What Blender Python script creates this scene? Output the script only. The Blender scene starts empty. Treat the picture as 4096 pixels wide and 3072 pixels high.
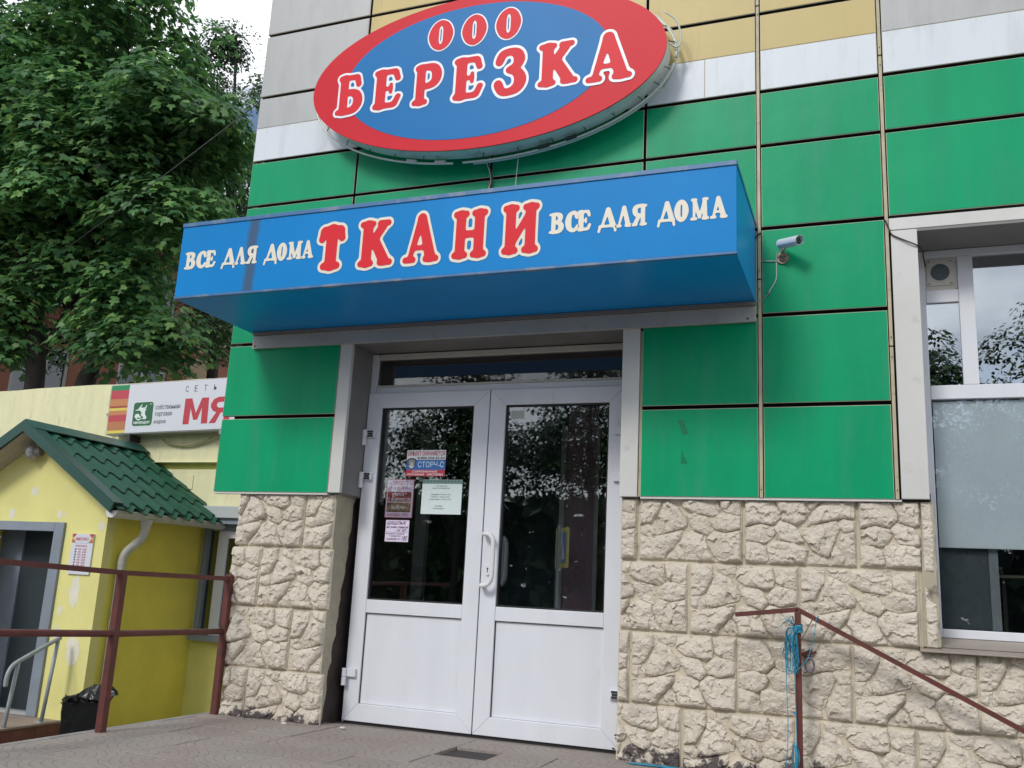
import bpy, bmesh, math, random
import numpy as np
from mathutils import Matrix, Vector, noise
from mathutils.geometry import delaunay_2d_cdt

random.seed(7)
rng = np.random.default_rng(11)
SC = bpy.context.scene
COL = SC.collection

# ---------------------------------------------------------------- camera
cd = bpy.data.cameras.new('camera'); cam = bpy.data.objects.new('camera', cd); COL.objects.link(cam)
cd.sensor_width = 36.0; cd.lens = 36.0 * 3707.9 / 4096.0
cd.clip_start = 0.05; cd.clip_end = 600
r_ = Vector((0.93341337, 0.35529694, 0.05003566)); u_ = Vector((0.03205297, -0.22146408, 0.97464161)); f_ = Vector((-0.35736828, 0.90813972, 0.21810586))
M = Matrix(((r_.x, u_.x, -f_.x, 0), (r_.y, u_.y, -f_.y, -5.2), (r_.z, u_.z, -f_.z, 0.865), (0, 0, 0, 1)))
cam.matrix_world = M
SC.camera = cam

# ---------------------------------------------------------------- sky
world = bpy.data.worlds.new('World'); SC.world = world; world.use_nodes = True
wt = world.node_tree; wt.nodes.clear()
def wn(t, **k):
    n = wt.nodes.new(t)
    for a, b in k.items(): setattr(n, a, b)
    return n
SUN_TRAVEL = Vector((0.30, 1.0, -0.85)).normalized()
elev = math.asin(-SUN_TRAVEL.z); to = -SUN_TRAVEL; azim = math.atan2(to.x, to.y)
sky = wn('ShaderNodeTexSky', sky_type='NISHITA', sun_disc=False, sun_elevation=elev, sun_rotation=azim)
bg = wn('ShaderNodeBackground'); bg.inputs['Strength'].default_value = 0.10
out = wn('ShaderNodeOutputWorld')
tc = wn('ShaderNodeTexCoord'); mp = wn('ShaderNodeMapping'); mp.inputs['Scale'].default_value = (1, 1, 2.2); mp.inputs['Location'].default_value = (0.35, 0.1, 0.6)
nz = wn('ShaderNodeTexNoise'); nz.inputs['Scale'].default_value = 3.0; nz.inputs['Detail'].default_value = 7; nz.inputs['Roughness'].default_value = 0.55
cr = wn('ShaderNodeValToRGB'); cr.color_ramp.elements[0].position = 0.42; cr.color_ramp.elements[1].position = 0.49
n2 = wn('ShaderNodeTexNoise'); n2.inputs['Scale'].default_value = 4.0; n2.inputs['Detail'].default_value = 5
cc = wn('ShaderNodeValToRGB'); cc.color_ramp.elements[0].position = 0.3; cc.color_ramp.elements[1].position = 0.62
cc.color_ramp.elements[0].color = (5.4, 5.9, 6.8, 1); cc.color_ramp.elements[1].color = (12.5, 12.8, 13.1, 1)
mx = wn('ShaderNodeMix', data_type='RGBA')
L = wt.links.new
L(tc.outputs['Generated'], mp.inputs[0]); L(mp.outputs[0], nz.inputs['Vector']); L(mp.outputs[0], n2.inputs['Vector'])
L(nz.outputs[0], cr.inputs[0]); L(n2.outputs[0], cc.inputs[0])
L(cr.outputs[0], mx.inputs['Factor']); L(sky.outputs[0], mx.inputs['A']); L(cc.outputs[0], mx.inputs['B'])
L(mx.outputs['Result'], bg.inputs['Color']); L(bg.outputs[0], out.inputs[0])

# ---------------------------------------------------------------- sun
sd = bpy.data.lights.new('sun', 'SUN'); sd.energy = 1.35; sd.angle = math.radians(14); sd.color = (1.0, 0.96, 0.90)
so = bpy.data.objects.new('sun', sd); COL.objects.link(so); so.location = (-6, -20, 20)
so.rotation_euler = SUN_TRAVEL.to_track_quat('-Z', 'Y').to_euler()

# ---------------------------------------------------------------- exposure
SC.view_settings.view_transform = 'Standard'; SC.view_settings.look = 'None'
SC.view_settings.exposure = 0.32; SC.view_settings.gamma = 1.0; SC.view_settings.use_curve_mapping = False
SC.cycles.max_bounces = 7; SC.cycles.transparent_max_bounces = 12

# ================================================================ helpers
MATS = {}
def mat(name, col, rough=0.6, metal=0.0, spec=0.5, var=0.0, vscale=3.0, bump=0.0, bscale=60.0, bdist=0.003,
        dirt=None, dscale=6.0, dlo=0.55, dhi=0.75, stretch=None, coat=0.0):
    if name in MATS: return MATS[name]
    m = bpy.data.materials.new(name); m.use_nodes = True; MATS[name] = m
    t = m.node_tree; b = t.nodes['Principled BSDF']
    b.inputs['Roughness'].default_value = rough; b.inputs['Metallic'].default_value = metal
    b.inputs['Specular IOR Level'].default_value = spec
    if coat: b.inputs['Coat Weight'].default_value = coat; b.inputs['Coat Roughness'].default_value = 0.12
    b.inputs['Base Color'].default_value = (*col, 1)
    tcn = t.nodes.new('ShaderNodeTexCoord'); vec = tcn.outputs['Object']
    if stretch:
        mpn = t.nodes.new('ShaderNodeMapping'); mpn.inputs['Scale'].default_value = stretch
        t.links.new(vec, mpn.inputs[0]); svec = mpn.outputs[0]
    else: svec = vec
    colout = None
    if var > 0:
        n = t.nodes.new('ShaderNodeTexNoise'); n.inputs['Scale'].default_value = vscale; n.inputs['Detail'].default_value = 6
        t.links.new(svec, n.inputs['Vector'])
        r = t.nodes.new('ShaderNodeValToRGB'); r.color_ramp.elements[0].position = 0.3; r.color_ramp.elements[1].position = 0.7
        r.color_ramp.elements[0].color = (*[c * (1 - var) for c in col], 1); r.color_ramp.elements[1].color = (*[min(1, c * (1 + var)) for c in col], 1)
        t.links.new(n.outputs[0], r.inputs[0]); colout = r.outputs[0]
    if dirt is not None:
        n = t.nodes.new('ShaderNodeTexNoise'); n.inputs['Scale'].default_value = dscale; n.inputs['Detail'].default_value = 8; n.inputs['Roughness'].default_value = 0.65
        t.links.new(svec, n.inputs['Vector'])
        r = t.nodes.new('ShaderNodeMapRange'); r.inputs['From Min'].default_value = dlo; r.inputs['From Max'].default_value = dhi
        t.links.new(n.outputs[0], r.inputs[0])
        x = t.nodes.new('ShaderNodeMix'); x.data_type = 'RGBA'
        x.inputs['A'].default_value = (*col, 1); x.inputs['B'].default_value = (*dirt, 1)
        if colout: t.links.new(colout, x.inputs['A'])
        t.links.new(r.outputs[0], x.inputs['Factor']); colout = x.outputs['Result']
    if colout: t.links.new(colout, b.inputs['Base Color'])
    if bump > 0:
        n = t.nodes.new('ShaderNodeTexNoise'); n.inputs['Scale'].default_value = bscale; n.inputs['Detail'].default_value = 5
        t.links.new(vec, n.inputs['Vector'])
        bb = t.nodes.new('ShaderNodeBump'); bb.inputs['Strength'].default_value = bump; bb.inputs['Distance'].default_value = bdist
        t.links.new(n.outputs[0], bb.inputs['Height']); t.links.new(bb.outputs[0], b.inputs['Normal'])
    return m

def glass(name, refl, tint=(0.55, 0.6, 0.62), wob=0.0, rough=0.0):
    if name in MATS: return MATS[name]
    m = bpy.data.materials.new(name); m.use_nodes = True; MATS[name] = m
    t = m.node_tree; t.nodes.clear(); o = t.nodes.new('ShaderNodeOutputMaterial')
    tr = t.nodes.new('ShaderNodeBsdfTransparent'); tr.inputs[0].default_value = (*tint, 1)
    gl = t.nodes.new('ShaderNodeBsdfGlossy'); gl.inputs['Roughness'].default_value = rough; gl.inputs['Color'].default_value = (0.93, 0.97, 1, 1)
    fr = t.nodes.new('ShaderNodeFresnel'); fr.inputs['IOR'].default_value = 1.5
    ma = t.nodes.new('ShaderNodeMath'); ma.operation = 'ADD'; ma.use_clamp = True; ma.inputs[1].default_value = refl
    x = t.nodes.new('ShaderNodeMixShader')
    t.links.new(fr.outputs[0], ma.inputs[0]); t.links.new(ma.outputs[0], x.inputs[0]); t.links.new(tr.outputs[0], x.inputs[1]); t.links.new(gl.outputs[0], x.inputs[2])
    t.links.new(x.outputs[0], o.inputs[0])
    if wob:
        n = t.nodes.new('ShaderNodeTexNoise'); n.inputs['Scale'].default_value = 3.0; n.inputs['Detail'].default_value = 1
        tcn = t.nodes.new('ShaderNodeTexCoord'); t.links.new(tcn.outputs['Object'], n.inputs['Vector'])
        bb = t.nodes.new('ShaderNodeBump'); bb.inputs['Strength'].default_value = wob; bb.inputs['Distance'].default_value = 0.01
        t.links.new(n.outputs[0], bb.inputs['Height']); t.links.new(bb.outputs[0], gl.inputs['Normal'])
    return m

class MB:
    """collects geometry for one mesh object"""
    def __init__(s): s.v = []; s.f = []; s.mi = []; s.cur = 0
    def add(s, vs, fs):
        o = len(s.v); s.v += [tuple(p) for p in vs]; s.f += [tuple(i + o for i in f) for f in fs]; s.mi += [s.cur] * len(fs); return s
    def box(s, x0, x1, y0, y1, z0, z1):
        return s.add([(x0, y0, z0), (x1, y0, z0), (x1, y1, z0), (x0, y1, z0), (x0, y0, z1), (x1, y0, z1), (x1, y1, z1), (x0, y1, z1)],
                     [(0, 3, 2, 1), (4, 5, 6, 7), (0, 1, 5, 4), (1, 2, 6, 5), (2, 3, 7, 6), (3, 0, 4, 7)])
    def prism(s, pts, d0, d1, ax='y'):
        """pts in the plane (x,z) extruded along y (or in (y,z) along x, or (x,y) along z)"""
        n = len(pts)
        def P(a, b, c): return (a, c, b) if ax == 'y' else ((c, a, b) if ax == 'x' else (a, b, c))
        vs = [P(a, b, d0) for a, b in pts] + [P(a, b, d1) for a, b in pts]
        return s.add(vs, [tuple(range(n)), tuple(range(2 * n - 1, n - 1, -1))] + [(i, i + n, (i + 1) % n + n, (i + 1) % n) for i in range(n)])
    def tube(s, pts, r, n=8, cap=True, rr=None):
        pts = [Vector(p) for p in pts]; rings = []
        up = None
        for i, p in enumerate(pts):
            d = (pts[min(i + 1, len(pts) - 1)] - pts[max(i - 1, 0)]).normalized()
            if up is None:
                up = Vector((0, 0, 1)) if abs(d.z) < 0.9 else Vector((0, 1, 0))
            a = d.cross(up).normalized(); up = a.cross(d).normalized()
            R = rr[i] if rr else r
            rings.append([p + a * (R * math.cos(2 * math.pi * (k + .5) / n)) + up * (R * math.sin(2 * math.pi * (k + .5) / n)) for k in range(n)])
        o = [v for ring in rings for v in ring]; fs = []
        for i in range(len(pts) - 1):
            for k in range(n): fs.append((i * n + k, i * n + (k + 1) % n, (i + 1) * n + (k + 1) % n, (i + 1) * n + k))
        if cap: fs.append(tuple(range(n - 1, -1, -1))); fs.append(tuple((len(pts) - 1) * n + k for k in range(n)))
        return s.add(o, fs)
    def build(s, name, m, parent=None, smooth=False, bevel=0.0, kind=None, seg=2):
        me = bpy.data.meshes.new(name); me.from_pydata(s.v, [], s.f); me.update()
        ms = m if isinstance(m, (list, tuple)) else [m]
        for q in ms: me.materials.append(q)
        if len(ms) > 1: me.polygons.foreach_set('material_index', s.mi)
        if smooth: me.polygons.foreach_set('use_smooth', [True] * len(me.polygons))
        o = bpy.data.objects.new(name, me); link(o, parent)
        if bevel:
            b = o.modifiers.new('bevel', 'BEVEL'); b.width = bevel; b.segments = seg; b.limit_method = 'ANGLE'; b.angle_limit = math.radians(50)
            b.harden_normals = False
        if kind: o['kind'] = kind
        return o
def link(o, parent=None):
    COL.objects.link(o)
    if parent is not None:
        o.parent = parent
        if parent.type == 'EMPTY': o.matrix_parent_inverse = Matrix.Translation(-parent.location)
def box(name, m, parent, *b, **k): return MB().box(*b).build(name, m, parent, **k)
def tag(o, label, cat, group=None):
    o['label'] = label; o['category'] = cat
    if group: o['group'] = group
    return o
def thing(name, loc, label, cat, group=None):
    e = bpy.data.objects.new(name, None); COL.objects.link(e); e.location = loc; e.empty_display_size = 0.1
    return tag(e, label, cat, group)

def smoothpath(pts, k=6):
    """Catmull-Rom through the points"""
    P = [Vector(p) for p in pts]; P = [P[0] * 2 - P[1]] + P + [P[-1] * 2 - P[-2]]; o = []
    for i in range(1, len(P) - 2):
        for j in range(k):
            t = j / k; a, b, c, d = P[i - 1], P[i], P[i + 1], P[i + 2]
            o.append(0.5 * ((2 * b) + (c - a) * t + (2 * a - 5 * b + 4 * c - d) * t * t + (3 * b - a - 3 * c + d) * t ** 3))
    o.append(P[-2]); return o

# ---------- flat text (built-in font) fitted into a rectangle of the plane y = const (facing -y)
def text(s, x0, x1, z0, z1, y, m, parent, name='lettering', bold=0.0, shear=0.0, align=None, rot=0.0):
    c = bpy.data.curves.new('tmp', 'FONT'); c.body = s; c.size = 1; c.offset = bold; c.shear = shear; c.resolution_u = 2; c.fill_mode = 'FRONT'
    o = bpy.data.objects.new('tmp', c); COL.objects.link(o)
    dg = bpy.context.evaluated_depsgraph_get(); me = bpy.data.meshes.new_from_object(o.evaluated_get(dg))
    bpy.data.objects.remove(o); bpy.data.curves.remove(c)
    v = np.zeros(len(me.vertices) * 3, 'f'); me.vertices.foreach_get('co', v); v = v.reshape(-1, 3)
    a, b = v.min(0), v.max(0)
    X = x0 + (v[:, 0] - a[0]) / (b[0] - a[0]) * (x1 - x0); Z = z0 + (v[:, 1] - a[1]) / (b[1] - a[1]) * (z1 - z0)
    if rot:
        cx, cz = (x0 + x1) / 2, (z0 + z1) / 2; cr_, sr_ = math.cos(rot), math.sin(rot)
        X, Z = cx + (X - cx) * cr_ - (Z - cz) * sr_, cz + (X - cx) * sr_ + (Z - cz) * cr_
    w = np.stack([X, np.full(len(v), y), Z], 1).astype('f')
    me.vertices.foreach_set('co', w.ravel()); me.update(); me.name = name
    me.materials.clear(); me.materials.append(m)
    o = bpy.data.objects.new(name, me); link(o, parent); return o

# ---------- rounded slab letters from strokes (signed distance, contoured)
def S(*p): return p     # a stroke: (x, y, r), ...
def foot(x, w=.13, y=.065, r=.065): return S((x - w, y, r), (x + w, y, r))
def head(x, w=.13): return foot(x, w, .935)
G = {
 'Т': [S((.31, .9, .13), (.31, .1, .13)), S((.13, .9, .09), (.49, .9, .09)), S((.11, .86, .085), (.07, .70, .075)), S((.51, .86, .085), (.55, .70, .075)), foot(.31, .15, .08, .08)],
 'К': [S((.2, .1, .12), (.2, .9, .12)), head(.19), foot(.19), S((.3, .48, .09), (.56, .86, .10)), head(.6, .1), S((.38, .56, .11), (.63, .13, .12)), foot(.67, .12)],
 'А': [S((.40, .90, .09), (.16, .08, .055)), S((.42, .90, .10), (.66, .12, .12)), S((.24, .30, .05), (.60, .30, .05)), foot(.15, .10, .06, .06), foot(.68, .13, .06, .06)],
 'Н': [S((.18, .1, .115), (.18, .9, .115)), S((.64, .1, .115), (.64, .9, .115)), head(.18), foot(.18), head(.64), foot(.64), S((.2, .5, .075), (.6, .5, .075))],
 'И': [S((.18, .1, .115), (.18, .9, .115)), S((.66, .1, .115), (.66, .9, .115)), head(.18), foot(.18), head(.66), foot(.66), S((.22, .2, .075), (.62, .80, .075))],
 'Б': [S((.2, .1, .115), (.2, .9, .115)), foot(.15, .1), S((.1, .93, .07), (.52, .93, .07)), S((.56, .9, .075), (.60, .74, .075)), S((.2, .54, .06), (.42, .54, .07), (.57, .46, .09), (.61, .30, .105), (.55, .15, .09), (.40, .075, .07), (.15, .07, .065))],
 'Е': [S((.2, .1, .115), (.2, .9, .115)), S((.1, .93, .07), (.50, .93, .07)), S((.54, .9, .07), (.59, .74, .065)), S((.22, .5, .05), (.42, .5, .05)), S((.44, .6, .04), (.44, .4, .04)), S((.1, .07, .07), (.50, .07, .07)), S((.55, .1, .07), (.62, .27, .065))],
 'Р': [S((.2, .1, .115), (.2, .9, .115)), foot(.2, .14), S((.1, .93, .065), (.42, .93, .07), (.57, .86, .09), (.62, .70, .105), (.57, .54, .085), (.42, .46, .06), (.22, .46, .05))],
 'З': [S((.12, .74, .08), (.20, .90, .07), (.38, .94, .06), (.52, .88, .085), (.57, .74, .1), (.50, .60, .07), (.34, .54, .05)), S((.34, .54, .05), (.52, .48, .08), (.61, .30, .11), (.54, .13, .09), (.36, .06, .06), (.20, .09, .065), (.11, .26, .085))],
 'О': [S((.36, .93, .07), (.20, .80, .10), (.14, .5, .14), (.20, .2, .10), (.36, .07, .07), (.52, .2, .10), (.58, .5, .14), (.52, .80, .10), (.36, .93, .07))],
 'В': [S((.2, .1, .10), (.2, .9, .10)), foot(.14, .1, .06, .06), foot(.14, .1, .94, .06), S((.15, .94, .06), (.38, .94, .065), (.52, .86, .09), (.54, .73, .09), (.46, .58, .07), (.25, .53, .05)), S((.25, .53, .05), (.48, .50, .07), (.58, .38, .10), (.59, .24, .10), (.50, .10, .08), (.34, .06, .06), (.15, .06, .06))],
 'С': [S((.58, .70, .08), (.50, .90, .07), (.36, .94, .06), (.20, .80, .10), (.14, .5, .13), (.20, .2, .10), (.38, .07, .065), (.54, .14, .06), (.62, .28, .06))],
 'Д': [S((.40, .90, .08), (.17, .2, .05)), S((.42, .90, .09), (.62, .22, .11)), S((.10, .17, .055), (.70, .17, .055)), S((.08, .17, .055), (.03, -.05, .05)), S((.70, .17, .055), (.73, -.05, .05))],
 'Л': [S((.40, .90, .08), (.17, .1, .05)), S((.42, .90, .09), (.62, .1, .11)), foot(.14, .1, .06, .06), foot(.64, .12, .06, .06)],
 'Я': [S((.56, .1, .10), (.56, .9, .10)), foot(.58, .12, .06, .06), foot(.6, .1, .94, .06), S((.58, .94, .06), (.34, .94, .065), (.18, .86, .09), (.15, .72, .10), (.2, .56, .08), (.34, .49, .06), (.54, .49, .05)), S((.36, .48, .09), (.18, .12, .10)), foot(.12, .1, .06, .06)],
 'М': [S((.18, .1, .06), (.2, .88, .08)), S((.76, .1, .11), (.74, .88, .10)), foot(.17, .12, .06, .06), foot(.77, .13, .06, .06), foot(.18, .1, .94, .06), foot(.78, .1, .94, .06), S((.22, .86, .10), (.46, .14, .075)), S((.74, .86, .08), (.48, .14, .06))],
}
def smooth_stroke(st):
    if len(st) < 4: return st
    closed = abs(st[0][0] - st[-1][0]) < 1e-6 and abs(st[0][1] - st[-1][1]) < 1e-6
    P = [np.array(p) for p in st]; P = ([P[-2]] + P + [P[1]]) if closed else ([P[0] * 2 - P[1]] + P + [P[-1] * 2 - P[-2]]); o = []
    for i in range(1, len(P) - 2):
        a, b, c, d = P[i - 1:i + 3]
        for j in range(5): t = j / 5; o.append(tuple(.5 * (2 * b + (c - a) * t + (2 * a - 5 * b + 4 * c - d) * t * t + (3 * b - a - 3 * c + d) * t ** 3)))
    o.append(tuple(P[-2])); return o
def glyph_sdf(ch, n, thin=1.0):
    xs = np.arange(-.22, 1.15, 1 / n); ys = np.arange(-.25, 1.25, 1 / n); X, Y = np.meshgrid(xs, ys); D = np.full(X.shape, 9.0); k = .05
    for st in map(smooth_stroke, G[ch]):
        for (x0, y0, r0), (x1, y1, r1) in zip(st[:-1], st[1:]):
            dx, dy = x1 - x0, y1 - y0; t = np.clip(((X - x0) * dx + (Y - y0) * dy) / (dx * dx + dy * dy + 1e-9), 0, 1)
            d = np.hypot(X - x0 - t * dx, Y - y0 - t * dy) - (r0 + (r1 - r0) * t) * thin
            h = np.clip(.5 + .5 * (D - d) / k, 0, 1); D = np.where(D > 8, d, D * (1 - h) + d * h - k * h * (1 - h))
    return xs, ys, D
def contour(xs, ys, D):
    V = []; F = []; idx = {}
    def vid(key, p):
        if key not in idx: idx[key] = len(V); V.append(p)
        return idx[key]
    ins = D < 0; ny, nx = D.shape
    for j in range(ny - 1):
        i = 0
        while i < nx - 1:
            c = (ins[j, i], ins[j, i + 1], ins[j + 1, i + 1], ins[j + 1, i])
            if all(c):
                i0 = i
                while i < nx - 1 and ins[j, i] and ins[j, i + 1] and ins[j + 1, i + 1] and ins[j + 1, i]: i += 1
                F.append((vid((j, i0), (xs[i0], ys[j])), vid((j, i), (xs[i], ys[j])), vid((j + 1, i), (xs[i], ys[j + 1])), vid((j + 1, i0), (xs[i0], ys[j + 1])))); continue
            if any(c):
                cs = [(j, i), (j, i + 1), (j + 1, i + 1), (j + 1, i)]; poly = []
                for a in range(4):
                    (ja, ia), (jb, ib) = cs[a], cs[(a + 1) % 4]
                    if ins[ja, ia]: poly.append(vid((ja, ia), (xs[ia], ys[ja])))
                    if ins[ja, ia] != ins[jb, ib]:
                        t = D[ja, ia] / (D[ja, ia] - D[jb, ib]); key = ('e',) + tuple(sorted([(ja, ia), (jb, ib)]))
                        poly.append(vid(key, (xs[ia] + (xs[ib] - xs[ia]) * t, ys[ja] + (ys[jb] - ys[ja]) * t)))
                if len(poly) >= 3: F.append(tuple(poly))
            i += 1
    return np.array(V), F
def letter(ch, x0, x1, z0, z1, y, mfill, mout, parent, off=.055, n=56, thin=1.0, top=None):
    """one letter inside a box; with mout it gets an outline film under the fill"""
    xs, ys, D = glyph_sdf(ch, n, thin)
    Vo, Fo = contour(xs, ys, D - (off if mout else 0)); a, b = Vo.min(0), Vo.max(0)
    if ch == 'Д': pass
    def put(V, yy): return [(x0 + (p[0] - a[0]) / (b[0] - a[0]) * (x1 - x0), yy, z0 + (p[1] - a[1]) / (b[1] - a[1]) * (z1 - z0)) for p in V]
    mb = MB(); mb.add(put(Vo, y), Fo)
    if mout:
        Vi, Fi = contour(xs, ys, D); mb.cur = 1; mb.add(put(Vi, y - .0015), Fi)
        return mb.build('letter', [mout, mfill], parent)
    return mb.build('letter', mfill, parent)

def ellipse_pts(cx, cz, a, b, n=96, rot=0.0):
    c, s = math.cos(rot), math.sin(rot)
    return [(cx + a * math.cos(t) * c - b * math.sin(t) * s, cz + a * math.cos(t) * s + b * math.sin(t) * c) for t in [2 * math.pi * i / n for i in range(n)]]

# ================================================================ materials
GREEN = mat('green_composite_panel', (0.0, 0.325, 0.140), rough=.40, spec=.20, var=.10, vscale=1.6, bump=.12, bscale=2.2, bdist=.05, dirt=(0.035, .30, .17), dscale=2.4, dlo=.50, dhi=.82, stretch=(2.6, 1, .5))  # streaks on the four panel colours: dust plus painted-in street reflections
WHITE_P = mat('white_composite_panel', (.68, .73, .78), rough=.38, spec=.3, var=.03, vscale=1.5, bump=.10, bscale=2.2, bdist=.05, dirt=(.46, .48, .49), dscale=2.5, dlo=.52, dhi=.85, stretch=(2.6, 1, .5))
YELLOW_P = mat('sand_composite_panel', (.56, .45, .20), rough=.42, spec=.25, var=.05, vscale=1.5, bump=.10, bscale=2.2, bdist=.05, dirt=(.42, .34, .17), dscale=2.5, dlo=.54, dhi=.85, stretch=(2.6, 1, .5))
GREY_P = mat('silver_composite_panel', (.44, .45, .45), rough=.34, var=.05, vscale=1.8, bump=.10, bscale=2.2, bdist=.05, dirt=(.33, .33, .33), dscale=2.5, dlo=.5, dhi=.85, stretch=(2.6, 1, .5))
EDGE = mat('panel_cut_edge', (.58, .54, .42), rough=.5)
CREAM_STRIP = mat('cream_joint_profile', (.46, .41, .28), rough=.5, var=.15, vscale=9, dirt=(.2, .17, .12), dscale=12)
JOINT = mat('dark_joint_cavity', (.028, .027, .026), rough=.9)
TRIM = mat('light_grey_metal_trim', (.62, .62, .60), rough=.42, var=.05, vscale=3, dirt=(.36, .35, .33), dscale=9, dlo=.6, dhi=.85)
REVEAL = mat('grey_metal_reveal', (.20, .195, .19), rough=.5, var=.12, vscale=4)
PVC = mat('white_pvc_profile', (.72, .74, .80), rough=.4, spec=.35, var=.03, vscale=3, dirt=(.55, .57, .52), dscale=4, dlo=.60, dhi=.95, stretch=(2.5, 1, .7))
PVC_OLD = mat('dirty_pvc_profile', (.58, .56, .52), rough=.5, var=.06, vscale=6, dirt=(.10, .09, .08), dscale=22, dlo=.62, dhi=.72)
RUBBER = mat('black_rubber_seal', (.015, .016, .018), rough=.6)
STONE = None
BLUE = mat('blue_sign_film', (.012, .20, .64), rough=.30, var=.05, vscale=2, spec=.5)
BLUE_OVAL = mat('blue_oval_film', (.010, .175, .46), rough=.4, spec=.15, var=.05, vscale=2)
BLUE_TRIM = mat('blue_metal_trim', (.04, .15, .34), rough=.4, dirt=(.22, .26, .32), dscale=7, dlo=.5, dhi=.7, stretch=(1, 1, 1))
BLUE_UNDER = mat('blue_painted_soffit', (.002, .27, .70), rough=.36, spec=.3, var=.05)
RED = mat('red_sign_film', (.64, .020, .035), rough=.42, spec=.15, var=.04, vscale=3)
RED2 = mat('bright_red_letter_film', (.72, .028, .042), rough=.42, spec=.15)
CREAM = mat('cream_letter_film', (.78, .74, .62), rough=.45)
WHITEF = mat('white_letter_film', (.80, .84, .88), rough=.4)
METAL_BOX = mat('aged_white_sign_rim', (.68, .70, .64), rough=.5, var=.1, vscale=7, dirt=(.18, .17, .14), dscale=10, dlo=.55, dhi=.8)
TUBE = mat('glass_neon_tube', (.62, .64, .58), rough=.2, spec=.7)
DARKP = mat('dark_plastic_clip', (.03, .03, .03), rough=.5)
CABLE_B = mat('black_cable', (.02, .02, .02), rough=.6)
CABLE_W = mat('white_cable', (.55, .62, .56), rough=.5)
RUSTRED = mat('oxide_red_paint', (.115, .030, .024), rough=.55, var=.2, vscale=14, dirt=(.05, .03, .025), dscale=18, dlo=.55, dhi=.75, bump=.3, bscale=120, bdist=.001)
GREYPAINT = mat('grey_railing_paint', (.30, .34, .36), rough=.45, var=.1, vscale=10)
STEEL = mat('brushed_camera_aluminium', (.66, .72, .78), rough=.3, metal=.15)
RUSTY = mat('weathered_bracket_metal', (.32, .24, .19), rough=.5, metal=.4, var=.5, vscale=60)
TWINE = mat('turquoise_polypropylene_twine', (.02, .27, .42), rough=.5, var=.25, vscale=40)
TWINE_D = mat('faded_dark_twine', (.05, .09, .13), rough=.7)
PLASTER = mat('tan_plaster', (.40, .36, .27), rough=.85, var=.12, vscale=8, dirt=(.16, .13, .11), dscale=9, dlo=.6, dhi=.72, bump=.5, bscale=30, bdist=.004)
CONCRETE = mat('grey_concrete', (.26, .25, .24), rough=.9, var=.2, vscale=6, bump=.5, bscale=40, bdist=.004)
PAPER = mat('white_paper', (.80, .82, .86), rough=.55)
PAPER_L = mat('lilac_paper', (.76, .68, .84), rough=.55)
BLACKF = mat('black_print', (.02, .02, .025), rough=.6)
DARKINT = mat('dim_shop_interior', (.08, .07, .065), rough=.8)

def stone_mat():
    m = bpy.data.materials.new('painted_moulded_stone'); m.use_nodes = True; t = m.node_tree; b = t.nodes['Principled BSDF']
    b.inputs['Roughness'].default_value = .82; b.inputs['Specular IOR Level'].default_value = .3
    g = t.nodes.new('ShaderNodeNewGeometry'); P = g.outputs['Position']
    def noise_(sc, det=6, ro=.6, w=0):
        n = t.nodes.new('ShaderNodeTexNoise'); n.inputs['Scale'].default_value = sc; n.inputs['Detail'].default_value = det; n.inputs['Roughness'].default_value = ro
        t.links.new(P, n.inputs['Vector']); return n.outputs[0]
    def rng_(x, a, b_, lo=0, hi=1):
        n = t.nodes.new('ShaderNodeMapRange'); n.inputs['From Min'].default_value = a; n.inputs['From Max'].default_value = b_
        n.inputs['To Min'].default_value = lo; n.inputs['To Max'].default_value = hi; t.links.new(x, n.inputs[0]); return n.outputs[0]
    def mixc(f, A, B):
        n = t.nodes.new('ShaderNodeMix'); n.data_type = 'RGBA'; t.links.new(f, n.inputs['Factor'])
        for k, c in (('A', A), ('B', B)):
            if isinstance(c, tuple): n.inputs[k].default_value = (*c, 1)
            else: t.links.new(c, n.inputs[k])
        return n.outputs['Result']
    c = mixc(rng_(noise_(4), .35, .65), (.69, .625, .53), (.62, .56, .465))
    rpi = t.nodes.new('ShaderNodeObjectInfo'); c = mixc(rng_(rpi.outputs['Random'], 0, 1, 0, .45), c, (.74, .68, .585))
    c = mixc(rng_(noise_(38, 8, .7), .62, .72, 0, .8), c, (.22, .17, .125))        # small scuffs where paint is worn
    c = mixc(rng_(noise_(2.2, 5, .7), .60, .74, 0, .5), c, (.30, .28, .26))         # broad grime
    # peeled paint low on the wall
    sx = t.nodes.new('ShaderNodeSeparateXYZ'); t.links.new(P, sx.inputs[0])
    low = rng_(sx.outputs['Z'], -.02, .24, 1.0, 0.0)
    ad = t.nodes.new('ShaderNodeMath'); ad.operation = 'MULTIPLY_ADD'; t.links.new(low, ad.inputs[0]); ad.inputs[1].default_value = .42; t.links.new(noise_(9, 8, .7), ad.inputs[2])
    c = mixc(rng_(ad.outputs[0], .80, .86), c, (.115, .095, .095))
    t.links.new(c, b.inputs['Base Color'])
    h = noise_(46, 9, .7); bb = t.nodes.new('ShaderNodeBump'); bb.inputs['Strength'].default_value = 1.0; bb.inputs['Distance'].default_value = .011
    t.links.new(h, bb.inputs['Height']); t.links.new(bb.outputs[0], b.inputs['Normal'])
    return m
STONE = stone_mat()
MORTAR = mat('tan_mould_joint', (.58, .52, .41), rough=.9, var=.15, vscale=12, dirt=(.12, .10, .08), dscale=14, dlo=.58, dhi=.75, bump=.4, bscale=60, bdist=.003)

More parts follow.
